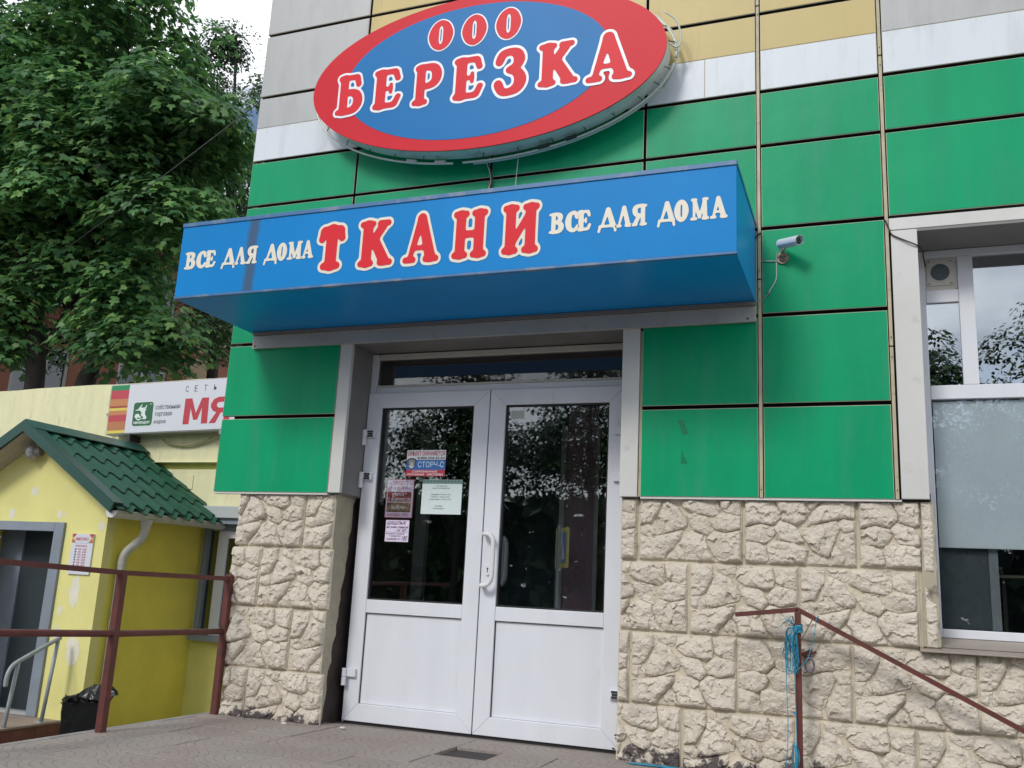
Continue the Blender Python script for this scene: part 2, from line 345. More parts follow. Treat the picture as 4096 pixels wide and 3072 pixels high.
# ================================================================ ground
def plane(name, m, x0, x1, y0, y1, z, **k):
    return MB().add([(x0, y0, z), (x1, y0, z), (x1, y1, z), (x0, y1, z)], [(0, 1, 2, 3)]).build(name, m, **k)
ASPH = mat('worn_asphalt', (.075, .073, .072), rough=.9, var=.2, vscale=3, bump=.6, bscale=80, bdist=.006)
plane('ground', ASPH, -200, 200, -200, 200, -.78, kind='structure')
SIDEW = mat('concrete_pavement', (.20, .19, .18), rough=.9, var=.15, vscale=2, bump=.5, bscale=50, bdist=.005)
box('pavement', SIDEW, None, -30, 12, -8.0, 3.8, -.9, -.75, kind='structure')
box('kerb', CONCRETE, None, -30, 12, -8.18, -8.003, -.9, -.74, kind='structure')

# ---------------- porch slab with paving tiles (0.3 m, fish-scale relief)
def tile_mat():
    m = bpy.data.materials.new('pinkish_fishscale_paving'); m.use_nodes = True; t = m.node_tree; b = t.nodes['Principled BSDF']
    b.inputs['Roughness'].default_value = .78
    tcn = t.nodes.new('ShaderNodeTexCoord'); g = t.nodes.new('ShaderNodeNewGeometry')
    # concentric arcs round the tile corner
    vm = t.nodes.new('ShaderNodeVectorMath'); vm.operation = 'LENGTH'; t.links.new(tcn.outputs['Object'], vm.inputs[0])
    mu = t.nodes.new('ShaderNodeMath'); mu.operation = 'MULTIPLY'; mu.inputs[1].default_value = 2 * math.pi / .047; t.links.new(vm.outputs['Value'], mu.inputs[0])
    si = t.nodes.new('ShaderNodeMath'); si.operation = 'SINE'; t.links.new(mu.outputs[0], si.inputs[0])
    ra = t.nodes.new('ShaderNodeMapRange'); ra.inputs['From Min'].default_value = -1; ra.inputs['From Max'].default_value = -.7; t.links.new(si.outputs[0], ra.inputs[0])
    n = t.nodes.new('ShaderNodeTexNoise'); n.inputs['Scale'].default_value = 30; n.inputs['Detail'].default_value = 8; t.links.new(g.outputs['Position'], n.inputs['Vector'])
    n3 = t.nodes.new('ShaderNodeTexNoise'); n3.inputs['Scale'].default_value = 2.1; n3.inputs['Detail'].default_value = 5; t.links.new(g.outputs['Position'], n3.inputs['Vector'])
    r3 = t.nodes.new('ShaderNodeMapRange'); r3.inputs['From Min'].default_value = .38; r3.inputs['From Max'].default_value = .62; t.links.new(n3.outputs[0], r3.inputs[0])
    oi = t.nodes.new('ShaderNodeObjectInfo')
    m1 = t.nodes.new('ShaderNodeMix'); m1.data_type = 'RGBA'; m1.inputs['A'].default_value = (.285, .235, .212, 1); m1.inputs['B'].default_value = (.292, .262, .235, 1)
    t.links.new(r3.outputs[0], m1.inputs['Factor'])
    m2 = t.nodes.new('ShaderNodeMix'); m2.data_type = 'RGBA'; m2.blend_type = 'MULTIPLY'; m2.inputs['Factor'].default_value = 1
    rr = t.nodes.new('ShaderNodeMapRange'); rr.inputs['To Min'].default_value = .92; rr.inputs['To Max'].default_value = 1.05; t.links.new(oi.outputs['Random'], rr.inputs[0])
    t.links.new(m1.outputs['Result'], m2.inputs['A']); t.links.new(rr.outputs[0], m2.inputs['B'])
    m3 = t.nodes.new('ShaderNodeMix'); m3.data_type = 'RGBA'; m3.inputs['B'].default_value = (.10, .085, .08, 1)
    rn = t.nodes.new('ShaderNodeMapRange'); rn.inputs['From Min'].default_value = .58; rn.inputs['From Max'].default_value = .75; rn.inputs['To Max'].default_value = .7; t.links.new(n.outputs[0], rn.inputs[0])
    t.links.new(m2.outputs['Result'], m3.inputs['A']); t.links.new(rn.outputs[0], m3.inputs['Factor'])
    m4 = t.nodes.new('ShaderNodeMix'); m4.data_type = 'RGBA'; m4.inputs['A'].default_value = (.12, .10, .09, 1)
    gg = t.nodes.new('ShaderNodeMapRange'); gg.inputs['To Min'].default_value = .80; gg.inputs['To Max'].default_value = 1; t.links.new(ra.outputs[0], gg.inputs[0])
    t.links.new(gg.outputs[0], m4.inputs['Factor']); t.links.new(m3.outputs['Result'], m4.inputs['B'])
    t.links.new(m4.outputs['Result'], b.inputs['Base Color'])
    ad = t.nodes.new('ShaderNodeMath'); ad.operation = 'MULTIPLY_ADD'; ad.inputs[1].default_value = .5; t.links.new(n.outputs[0], ad.inputs[0]); t.links.new(ra.outputs[0], ad.inputs[2])
    bb = t.nodes.new('ShaderNodeBump'); bb.inputs['Strength'].default_value = .6; bb.inputs['Distance'].default_value = .003
    t.links.new(ad.outputs[0], bb.inputs['Height']); t.links.new(bb.outputs[0], b.inputs['Normal'])
    return m
TILE = tile_mat()
porch = box('porch_floor', CONCRETE, None, -4.03, -.24, -1.93, .30, -.9, -.024, kind='structure')
box('porch_edge', CONCRETE, porch, -4.08, -4.032, -1.93, .06, -.12, .0, bevel=.006)
box('porch_nosing', mat('dark_red_edge_tile', (.13, .06, .05), rough=.7, var=.2, vscale=8), porch, -4.08, -.24, -1.99, -1.932, -.16, -.002, bevel=.006)
tm = None
for i in range(13):
    for j in range(7):
        x0 = -4.03 + i * .3015; y0 = -1.93 + j * .3015
        if x0 > -.3 or y0 > .1: continue
        if i == 6 and j == 5: continue         # the missing tile before the door
        if tm is None:
            tb = MB().box(.001, .3003, .001, .3003, -.022, 0); o = tb.build('paving_tile', TILE, porch, bevel=.0022); tm = o.data
        else:
            o = bpy.data.objects.new('paving_tile', tm); link(o, porch); bv = o.modifiers.new('bevel', 'BEVEL'); bv.width = .0022; bv.segments = 1
        h = random.uniform(-.003, .002)
        if (i + j) % 2: o.location = (x0 + .3005, y0 + .3005, h); o.rotation_euler = (random.uniform(-.006, .006), random.uniform(-.006, .006), math.pi)
        else: o.location = (x0, y0, h); o.rotation_euler = (random.uniform(-.006, .006), random.uniform(-.006, .006), 0)
box('tile_pit', mat('pit_bedding', (.045, .040, .038), rough=.95, bump=.6, bscale=60), porch, -4.03 + 6 * .3015, -4.03 + 7 * .3015, -1.93 + 5 * .3015, -1.93 + 6 * .3015, -.0238, -.019)
box('threshold', mat('threshold_concrete', (.23, .20, .185), rough=.85, var=.15, vscale=8, bump=.4, bscale=50), porch, -3.24, -1.31, .10, .42, -.03, -.008)
box('stair_flight', CONCRETE, None, -.238, .12, -1.9, .02, -.9, -.20, kind='structure')
box('stair_flight', CONCRETE, None, .122, .48, -1.9, .02, -.9, -.38, kind='structure')
box('stair_flight', CONCRETE, None, .482, .84, -1.9, .02, -.9, -.56, kind='structure')

# ================================================================ the shop building
bld = thing('shop_building', (-1.5, .1, 0), 'shop front clad in green, white, grey and sand panels over a moulded beige stone base', 'building')
BACK = JOINT
# hidden masses behind the cladding
mb = MB(); mb.box(-4.14, 3.2, .055, .36, 2.915, 6.0); mb.box(-4.14, -3.25, .055, .12, 1.47, 2.913); mb.box(-1.29, .268, .055, .36, 1.47, 2.913)
mb.box(-3.24, -1.30, .31, .36, 2.455, 2.913); mb.box(1.96, 3.2, .055, .36, -.8, 2.913)
mb.build('wall_backing', BACK, bld)
PRIMER = mat('dark_brown_masonry', (.055, .040, .036), rough=.9, var=.3, vscale=9)
for b_ in ((-3.985, -3.262, .062, .36, -.8, 1.468), (-1.325, .290, .062, .36, -.8, 1.468), (.292, 1.958, .062, .36, -.8, .700)): box('base_wall', PRIMER, bld, *b_)
SIDE = mat('side_wall_render', (.42, .40, .36), rough=.9, var=.1, vscale=2)
mb = MB(); mb.box(-3.985, -3.80, .362, 7.0, -.8, 6.0); mb.box(-3.8, 3.2, 6.8, 7.0, -.8, 6.0); mb.box(3.0, 3.2, .362, 6.8, -.8, 6.0); mb.build('side_wall', SIDE, bld)
box('roof', CONCRETE, bld, -4.2, 3.25, 0.0, 7.05, 6.002, 6.12)
# interior
INT = mat('interior_wall_brown', (.16, .135, .12), rough=.85); box('interior_floor', INT, bld, -3.8, 3.0, .44, 6.8, -.04, -.01)
box('interior_ceiling', INT, bld, -3.8, 3.0, .362, 6.8, 2.92, 2.98); box('interior_wall', mat('interior_partition_dark', (.16, .20, .29), rough=.9), bld, -3.8, 3.0, 2.5, 2.6, -.01, 2.91)
box('interior_wall', INT, bld, -.9, -.8, .44, 2.5, -.01, 2.91)
box('transom_reflection_board', mat('brown_transom_reflection', (.13, .095, .085), rough=.7), bld, -3.16, -1.374, .350, .356, 2.19, 2.40)  # added board; its brown stands in for the canopy mirrored in the transom
PW = mat('inner_door_white', (.80, .82, .80), rough=.5)
for x0, x1 in ((-3.46, -3.36), (-2.95, -2.92), (-2.235, -2.195), (-1.955, -1.925)): box('inner_door_post', PW, bld, x0, x1, 1.6, 1.66, -.01, 2.15)
box('inner_wall_panel', mat('mauve_wallpaper', (.60, .40, .48), rough=.8), bld, -2.193, -1.957, 1.63, 1.65, -.01, 2.6)
box('inner_wall_panel', mat('brown_inner_door', (.12, .095, .07), rough=.7), bld, -1.923, -1.2, 1.63, 1.65, -.01, 2.3)
box('inner_wall_panel', mat('dim_green_inner_wall', (.05, .06, .05), rough=.8), bld, -3.35, -2.96, 1.9, 1.95, -.01, 2.6)

# ---------------- cladding panels
XC = [-4.201, -3.304, -2.274, -1.241, -.555, .130, 1.16, 2.19, 3.20]
hv = [.0, .0095, .0095, .0095, .0150, .0150, .0095, .0095, .0]
ROWS = [1.430, 1.943, 2.465, 2.989, 3.511, 3.866, 4.141, 4.394, 4.918, 5.44, 5.96]
panel_edge_objs = []
def panel(x0, x1, z0, z1, m, y0=0.0, poly=None):
    mb = MB(); mb.box(x0 + .0028, x1 - .0028, y0, y0 + .004, z0 + .0028, z1 - .0028); mb.cur = 1
    mb.box(x0, x1, y0 + .0025, y0 + .008, z0, z1); mb.cur = 2; mb.box(x0 + .0005, x1 - .0005, y0 + .0085, y0 + .034, z0 + .0005, z1 - .0005)
    return mb.build('cladding_panel', [m, EDGE, JOINT], bld)
for c in range(8):
    xa, xb = XC[c] + hv[c], XC[c + 1] - hv[c + 1]
    for k in range(len(ROWS) - 1):
        za, zb = ROWS[k] + (.0115 if k else 0), ROWS[k + 1] - .0115
        if ROWS[k] == 3.866: zb = ROWS[k + 1]
        if ROWS[k] == 4.141: za = ROWS[k] + .001
        if c == 7 and ROWS[k] < 2.98: panel(1.97, xb, za, zb, GREEN); continue
        if ROWS[k] < 2.46:          # below the canopy
            if c == 0: xb_ = -3.300; panel(xa, xb_, za, zb, GREEN); continue
            if c in (1, 2): continue
            if c == 3: panel(-1.228, xb, za, zb, GREEN); continue
            if c == 4: panel(xa, xb, za, zb, GREEN); continue
            continue
        if c in (5, 6) and ROWS[k] < 2.98: continue
        if ROWS[k] < 3.86: m = GREEN
        elif ROWS[k] == 3.866: m = WHITE_P
        else: m = GREY_P if c in (0, 5, 6, 7) else YELLOW_P
        if c == 3 and ROWS[k] == 3.866: panel(xa, -.8745, za, zb, m); panel(-.8735, xb, za, zb, m); continue
        if c == 0 and ROWS[k] == 2.465: panel(xa, xb, za, zb, m); continue
        panel(xa, xb, za, zb, m)
# cream joint profiles on the two right-hand joints (in butted lengths) with screws
for X in (XC[4], XC[5]):
    cuts = {4: [1.425, 2.68, 4.45, 5.96], 5: [1.425, 2.25, 3.99, 5.96]}[XC.index(X)]
    for a, b in zip(cuts[:-1], cuts[1:]):
        o = box('joint_profile', CREAM_STRIP, bld, X - .0095, X + .0085, -.004 if a > 3 else -.002, .045, a + .004, b - .004, bevel=.002)
        for zz in (a + .05, b - .06):
            MB().tube([(X, -.004, zz), (X, -.0065, zz)], .0035, 8).build('screw', DARKP, o)
box('joint_profile', CREAM_STRIP, bld, -1.243, -1.230, .012, .045, 1.43, 2.41)
# bottom edge trim of the cladding
box('drip_edge', TRIM, bld, -4.201, -3.300, .004, .05, 1.418, 1.428); box('drip_edge', TRIM, bld, -1.228, .150, .004, .05, 1.418, 1.428)

# ---------------- door surround
box('door_surround', TRIM, bld, -3.294, -3.204, -.002, .03, 1.432, 2.43, bevel=.003)
box('door_surround', TRIM, bld, -1.350, -1.246, -.002, .03, 1.428, 2.43, bevel=.003)
mb = MB(); mb.box(-3.212, -3.205, .031, .325, 1.432, 2.43); mb.build('door_reveal', REVEAL, bld)
mb = MB(); mb.box(-1.349, -1.342, .031, .325, 1.428, 2.43); mb.build('door_reveal', REVEAL, bld)
box('door_reveal_soffit', REVEAL, bld, -3.204, -1.35, -.002, .325, 2.431, 2.452)
mb = MB(); mb.box(-3.294, -3.213, .031, .32, 1.425, 1.431); mb.box(-1.341, -1.246, .031, .32, 1.422, 1.427); mb.build('door_reveal', REVEAL, bld)
mb = MB(); mb.box(-3.997, -.575, -.026, -.003, 2.424, 2.515); mb.build('lintel_flashing', mat('grey_metal_lintel', (.42, .42, .41), rough=.4, var=.08, vscale=2, dirt=(.30, .28, .26), dscale=6), bld, bevel=.002)
box('lintel_flashing', mat('brown_grey_flange', (.22, .20, .19), rough=.5), bld, -3.99, -.58, -.048, -.004, 2.517, 2.537)
for x in (-3.975, -.62): MB().tube([(x, -.026, 2.442), (x, -.03, 2.442)], .006, 8).build('screw', DARKP, bld)
# rough plaster returns of the base around the door
def ragged(name, x, y0, ya, yb, z0, z1, m, t=.012, seed=0):
    """side skin with a ragged back edge (plane x = const)"""
    r = random.Random(seed); pts = [(y0, z0), (y0, z1)]; k = 26
    pts = [(y0, z0)] + [((ya + (yb - ya) * i / k) + r.uniform(-.016, .016), z0 + (z1 - z0) * i / k) for i in range(k + 1)] + [(y0, z1)]
    return MB().prism(pts, x, x + t, 'x').build(name, m, bld)
ragged('plaster_return', -3.262, .05, .10, .285, -.02, 1.43, PLASTER, seed=3)
ragged('plaster_return', -1.338, .05, .22, .285, -.02, 1.425, PLASTER, seed=5)

# ---------------- door frame, transom and leaves (plane y about .28-.30)
box('door_frame', PVC, bld, -3.215, -3.162, .285, .345, -.0, 2.425, bevel=.004); box('door_frame', PVC, bld, -1.372, -1.345, .285, .345, -.0, 2.425, bevel=.004)
box('door_frame', PVC_OLD, bld, -3.160, -1.374, .287, .345, 2.385, 2.424, bevel=.003)
box('door_frame', PVC, bld, -3.160, -1.374, .285, .345, 2.147, 2.188, bevel=.003)
box('door_frame', PVC_OLD, bld, -3.160, -1.374, .289, .335, 2.190, 2.204, bevel=.002)
box('transom_pane', glass('transom_glass', .03, (.8, .78, .78), .0, .015), bld, -3.160, -1.374, .305, .311, 2.205, 2.384)
DG = glass('door_glass', .075, (.93, .95, .96), .0, .010)
def leaf(x0, x1, hinge_left, label):
    s = MB(); w = .108; y0, y1 = .262, .330
    zt, zb = 2.143, .012; zg, zgb, zp, zpb = 2.040, .768, .684, .120
    xl, xr = x0 + w, x1 - w
    # mitred outer rails
    def rail(pts): return MB().prism(pts, y0, y1)
    g = .0006
    lf = rail([(x0, zb), (x0, zt), (xl, zg), (xl, zpb)]).build('door_leaf', PVC, bld, bevel=.003)
    lf['label'] = label
    for pts in ([(x0 + g, zt), (x1 - g, zt), (xr - g, zg), (xl + g, zg)], [(x1, zt - g), (x1, zb + g), (xr, zpb), (xr, zg)], [(x1 - g, zb), (x0 + g, zb), (xl + g, zpb), (xr - g, zpb)]):
        rail(pts).build('stile', PVC, lf, bevel=.003)
    box('middle_rail', PVC, lf, xl + .001, xr - .001, y0 + .002, y1, zp, zgb, bevel=.003)
    # glazing bead + seal
    b = MB()
    for a in ((xl, xr, zg - .010, zg), (xl, xr, zgb, zgb + .010)): b.box(a[0], a[1], y0 + .014, y1 - .01, a[2], a[3])
    b.box(xl, xl + .010, y0 + .014, y1 - .01, zgb + .010, zg - .010); b.box(xr - .010, xr, y0 + .014, y1 - .01, zgb + .010, zg - .010)
    b.build('glazing_seal', RUBBER, lf)
    box('glass_pane', DG, lf, xl + .008, xr - .008, y0 + .026, y0 + .032, zgb + .008, zg - .008)
    box('lower_panel', PVC, lf, xl + .002, xr - .002, y0 + .020, y1 - .01, zpb + .002, zp - .002)
    b = MB(); b.box(xl, xl + .004, y0 + .012, y0 + .0195, zpb, zp); b.box(xl + .004, xr, y0 + .012, y0 + .0195, zp - .004, zp); b.build('panel_seal', RUBBER, lf)
    return lf
leafL = leaf(-3.200, -2.300, True, 'left door leaf with papers on its glass')
leafR = leaf(-2.293, -1.386, False, 'right door leaf with pull handle and lock')
box('meeting_seal', RUBBER, leafR, -2.2995, -2.2935, .272, .330, .012, 2.143)
box('bottom_seal', RUBBER, leafL, -3.19, -1.39, .275, .33, -.006, .0115)
# pull handles
hp = smoothpath([(-2.265, .258, 1.207), (-2.265, .214, 1.207), (-2.245, .200, 1.207), (-2.225, .200, 1.203), (-2.200, .200, 1.175), (-2.195, .200, 1.12), (-2.195, .200, 1.0), (-2.197, .200, .94), (-2.215, .200, .905), (-2.240, .200, .893), (-2.262, .205, .892), (-2.268, .220, .892), (-2.268, .258, .892)], 5)
MB().tube(hp, .0145, 12).build('pull_handle', mat('white_powder_handle', (.74, .75, .76), rough=.25), leafR, smooth=True)
hp2 = [(p[0] + .012, .335 + (.262 - p[1]) , p[2]) for p in hp]
MB().tube(hp2, .0145, 12).build('pull_handle', MATS['white_powder_handle'], leafR, smooth=True)
lk = MB().prism([(-2.245 + .016 * math.cos(a), .990 + (.020 if math.sin(a) > 0 else -.020) + .016 * math.sin(a)) for a in [i * math.pi / 8 for i in range(16)]], .250, .2615).build('lock_plate', PVC, leafR, bevel=.003)
MB().prism([(-2.245 + .0055 * math.cos(a), .997 + .0055 * math.sin(a)) for a in [i * math.pi / 6 for i in range(12)]], .2485, .252).build('keyhole', RUBBER, leafR)
MB().box(-2.2475, -2.2425, .2485, .252, .974, .993).build('keyhole', RUBBER, leafR)
def hinge(x, z, side, cover, parent):
    """knuckle outside the leaf, flap over the stile; cover missing shows the dark mechanism"""
    d = 1 if side == 'l' else -1
    k = MB(); k.tube([(x + d * .008, .232, z - .105), (x + d * .008, .232, z - .052)], .0155, 12); k.tube([(x + d * .008, .232, z - .050), (x + d * .008, .232, z)], .0155, 12)
    h = k.build('hinge', PVC, parent, smooth=False)
    xa, xb = sorted((x + d * .003, x + d * .082)); MB().box(xa, xb, .238, .261, z - .052, z).build('hinge_flap', PVC, h, bevel=.004)
    if not cover:
        xa, xb = sorted((x + d * .026, x + d * .070)); mm = MB()
        for q in range(3): mm.box(xa + .004 * (q % 2), xb - .004 * (q % 2), .2345, .2378, z - .048 + q * .0152, z - .036 + q * .0152)
        mm.build('hinge_mechanism', mat('dark_zinc', (.06, .065, .07), rough=.4, metal=.5), h)
for z, c in ((1.885, False), (1.597, False), (.332, True)): hinge(-3.200, z, 'l', c, leafL)
for z, c in ((1.885, True), (1.597, True)): hinge(-1.372, z, 'r', c, leafR)
hinge(-1.36, .342, 'r', False, leafR)
MB().prism([(-1.43, 1.925), (-1.405, 1.900), (-1.375, 1.868), (-1.385, 1.864), (-1.415, 1.885)], .20, .206).build('bent_hinge_cap', TRIM, leafR)

# ---------------- right-hand window
win = MB()
box('window_surround', TRIM, bld, .149, .282, -.002, .03, 1.432, 2.908, bevel=.003)
box('window_surround', TRIM, bld, .141, 2.05, -.004, .03, 2.911, 2.981, bevel=.003)
box('window_surround', TRIM, bld, 1.91, 1.968, -.002, .03, .74, 2.908, bevel=.003)
MB().box(.275, .282, .031, .34, 1.432, 2.905).build('window_reveal', TRIM, bld); MB().box(1.92, 1.927, .031, .34, .74, 2.905).build('window_reveal', TRIM, bld)
box('window_soffit', REVEAL, bld, .149, 1.96, -.001, .34, 2.895, 2.9095)
MB().box(.15, .282, .031, .30, 1.425, 1.431).build('window_reveal', JOINT, bld)
f = MB(); f.box(.290, .330, .325, .385, .742, 2.893); f.box(1.88, 1.918, .325, .385, .742, 2.893); f.box(.331, 1.879, .325, .385, 2.850, 2.893)
f.box(.331, 1.879, .325, .385, .742, .787); f.box(.331, 1.879, .323, .385, 2.022, 2.100); f.box(.499, .578, .324, .385, 2.101, 2.849)
f.box(.331, .498, .325, .385, 2.582, 2.655); f.box(1.25, 1.32, .324, .385, 2.101, 2.849)
wfo = f.build('window', PVC, bld, bevel=.003); wfo['label'] = 'white framed shop window with small vent pane'
WG = glass('window_mirror_glass', .42, (.5, .55, .6), .015)
for a in ((.331, .498, 2.101, 2.581), (.579, 1.249, 2.101, 2.849), (1.321, 1.879, 2.101, 2.849)): box('pane', WG, wfo, a[0], a[1], .345, .351, a[2], a[3])
box('pane', glass('window_lower_glass', .06, (.98, .99, 1.0)), wfo, .331, 1.879, .345, .351, .788, 2.021)
vt = box('vent_panel', PVC_OLD, wfo, .331, .498, .335, .352, 2.656, 2.849)
MB().prism([(.340, 2.682), (.340, 2.838), (.478, 2.838), (.478, 2.682)], .328, .3345).build('vent_plate', PVC_OLD, vt if False else wfo, bevel=.002)
MB().prism([(.409 + .050 * math.cos(a), 2.761 + .050 * math.sin(a)) for a in [i * math.pi / 16 for i in range(32)]], .3245, .3275).build('vent_opening', mat('dark_vent_fan', (.07, .09, .11), rough=.5), wfo)
ring = MB(); n = 40
for i in range(n):
    a0, a1 = 2 * math.pi * i / n, 2 * math.pi * (i + 1) / n
    P = lambda r, a: (.409 + r * math.cos(a), 2.761 + r * math.sin(a))
    ring.prism([P(.0505, a0), P(.057, a0), P(.057, a1), P(.0505, a1)], .3235, .328)
ring.build('vent_ring', PVC_OLD, wfo)
for x, z in ((.352, 2.694), (.466, 2.694), (.352, 2.826), (.466, 2.826)): MB().tube([(x, .3235, z), (x, .328, z)], .005, 8).build('vent_screw', RUSTY, wfo)
# board fixed behind the lower glass, blue-grey film, shelf with jars
box('window_board', mat('frosted_white_board', (.86, .95, .98), rough=.5, var=.04, vscale=3, dirt=(.84, .92, .95), dscale=7, dlo=.66, dhi=.80), wfo, .338, 1.875,   .3535, .358, 1.212, 2.012)
box('window_film', mat('blue_grey_window_film', (.085, .115, .135), rough=.45, var=.1, vscale=2), wfo, .338, .574, .40, .404, .79, 1.21)
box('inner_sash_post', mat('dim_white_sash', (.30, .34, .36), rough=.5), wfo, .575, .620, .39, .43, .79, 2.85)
sh = thing('goods_shelf', (.85, .75, 0), 'small wooden shelf with a row of jars behind the shop window', 'shelf')
box('shelf_board', mat('pale_shelf_board', (.40, .36, .28), rough=.6), sh, .64, 1.5, .65, .83, 1.075, 1.09)
box('shelf_bracket', DARKINT, sh, .66, .68, .66, .82, .70, 1.0745); box('shelf_bracket', DARKINT, sh, 1.44, 1.46, .66, .82, .70, 1.0745)
jar0 = None
for i in range(9):
    x = .665 + i * .036
    if jar0 is None:
        j0 = thing('jar', (x, .72, 1.0905), 'small jar with brown contents standing on the shelf behind the window', 'jar', 'jars on the shelf behind the shop window')
        jb = MB().tube([(x, .72, 1.091), (x, .72, 1.115), (x, .72, 1.122)], .014, 10, rr=[.014, .014, .010]).build('glass_body', mat('amber_jar', (.30, .16, .07), rough=.2), j0)
        jl = MB().tube([(x, .72, 1.123), (x, .72, 1.134)], .012, 10).build('lid', mat('pale_lid', (.45, .50, .42), rough=.4), j0); jar0 = (j0, jb, jl)
    else:
        e = jar0[0].copy(); COL.objects.link(e); e.location.x = x
        for q in jar0[1:]:
            c = q.copy(); COL.objects.link(c); c.parent = e
# sill
MB().prism([(-.025, .675), (-.025, .683), (.325, .741), (.325, .70)], .205, 1.95, 'x').build('window_sill', mat('beige_metal_sill', (.30, .255, .215), rough=.45, var=.1, vscale=5), bld, bevel=.002)
ragged('plaster_return', .292, .05, .315, .322, .70, 1.42, PLASTER, t=.010, seed=9)

# ---------------- moulded stone facing blocks
S_RAW = [
 [(215, 30), (590, 60), (602, 290), (560, 360), (430, 590), (230, 630), (213, 500)],
 [(215, 655), (370, 632), (465, 720), (500, 830), (400, 878), (215, 800)],
 [(655, 235), (725, 222), (910, 360), (1080, 640), (1060, 725), (800, 800), (525, 845), (475, 720), (560, 480)],
 [(672, 70), (1015, 90), (1000, 245), (940, 300), (800, 250), (695, 180)],
 [(1035, 95), (1615, 160), (1650, 440), (1640, 525), (1540, 550), (1380, 518), (1200, 480), (1000, 345), (1010, 255)],
 [(1650, 170), (2040, 200), (2030, 570), (1930, 560), (1780, 510), (1685, 430)],
 [(1050, 505), (1230, 500), (1430, 565), (1505, 730), (1545, 800), (1440, 915), (1200, 810), (1130, 680)],
 [(1620, 560), (1720, 515), (1960, 580), (2032, 605), (2000, 830), (1760, 885), (1565, 810), (1525, 700)],
 [(215, 892), (400, 902), (700, 862), (985, 800), (960, 930), (820, 1110), (690, 1230), (665, 1330), (430, 1310), (208, 1285)],
 [(920, 1085), (1010, 1180), (1045, 1350), (715, 1335), (745, 1250), (830, 1165)],
 [(1170, 835), (1400, 935), (1412, 1060), (1475, 1240), (1550, 1405), (1065, 1355), (1030, 1165), (945, 1050), (1040, 905)],
 [(1580, 850), (1760, 912), (2030, 880), (2036, 1475), (1650, 1442), (1545, 1300), (1430, 1060), (1435, 980)],
]
BWD, BHT = .574, .376
def unit(p):
    x, y = p; u = (x - 205) / 1840.; v = (y - (22 + 138 * u)) / (1272 + 55 * u); return min(max(u, .002), .998), 1 - min(max(v, .004), .996)
def grow(P, d):
    sg = 1 if sum(P[i][0] * P[(i + 1) % len(P)][1] - P[(i + 1) % len(P)][0] * P[i][1] for i in range(len(P))) > 0 else -1; o = []
    for i in range(len(P)):
        a, b, c = Vector(P[i - 1]), Vector(P[i]), Vector(P[(i + 1) % len(P)]); e1 = (b - a).normalized(); e2 = (c - b).normalized()
        n = Vector((e1.y + e2.y, -e1.x - e2.x)) * sg
        if n.length < 1e-6: n = Vector((e1.y, -e1.x)) * sg
        n.normalize(); k = min(1.6, 1 / max(.4, n.dot(Vector((e1.y, -e1.x)) * sg))); q = b + n * d * k
        o.append((min(max(q.x, .002), BWD - .002), min(max(q.y, .002), BHT - .002)))
    return o
POLYS = [grow([(u * BWD, v * BHT) for u, v in map(unit, s)], .0072) for s in S_RAW]
RELIEF = [v * 1.15 for v in (.030, .018, .036, .016, .032, .024, .028, .032, .034, .017, .030, .036)]
def clip_poly(P, x0, x1, z0, z1):
    for ax, lim, sgn in ((0, x0, 1), (0, x1, -1), (1, z0, 1), (1, z1, -1)):
        Q = []
        for i in range(len(P)):
            a, b = P[i], P[(i + 1) % len(P)]; da, db = (a[ax] - lim) * sgn, (b[ax] - lim) * sgn
            if da >= 0: Q.append(a)
            if (da >= 0) != (db >= 0): t = da / (da - db); Q.append((a[0] + (b[0] - a[0]) * t, a[1] + (b[1] - a[1]) * t))
        P = Q
        if len(P) < 3: return []
    return P
def area(P): return abs(sum(P[i][0] * P[(i + 1) % len(P)][1] - P[(i + 1) % len(P)][0] * P[i][1] for i in range(len(P)))) / 2
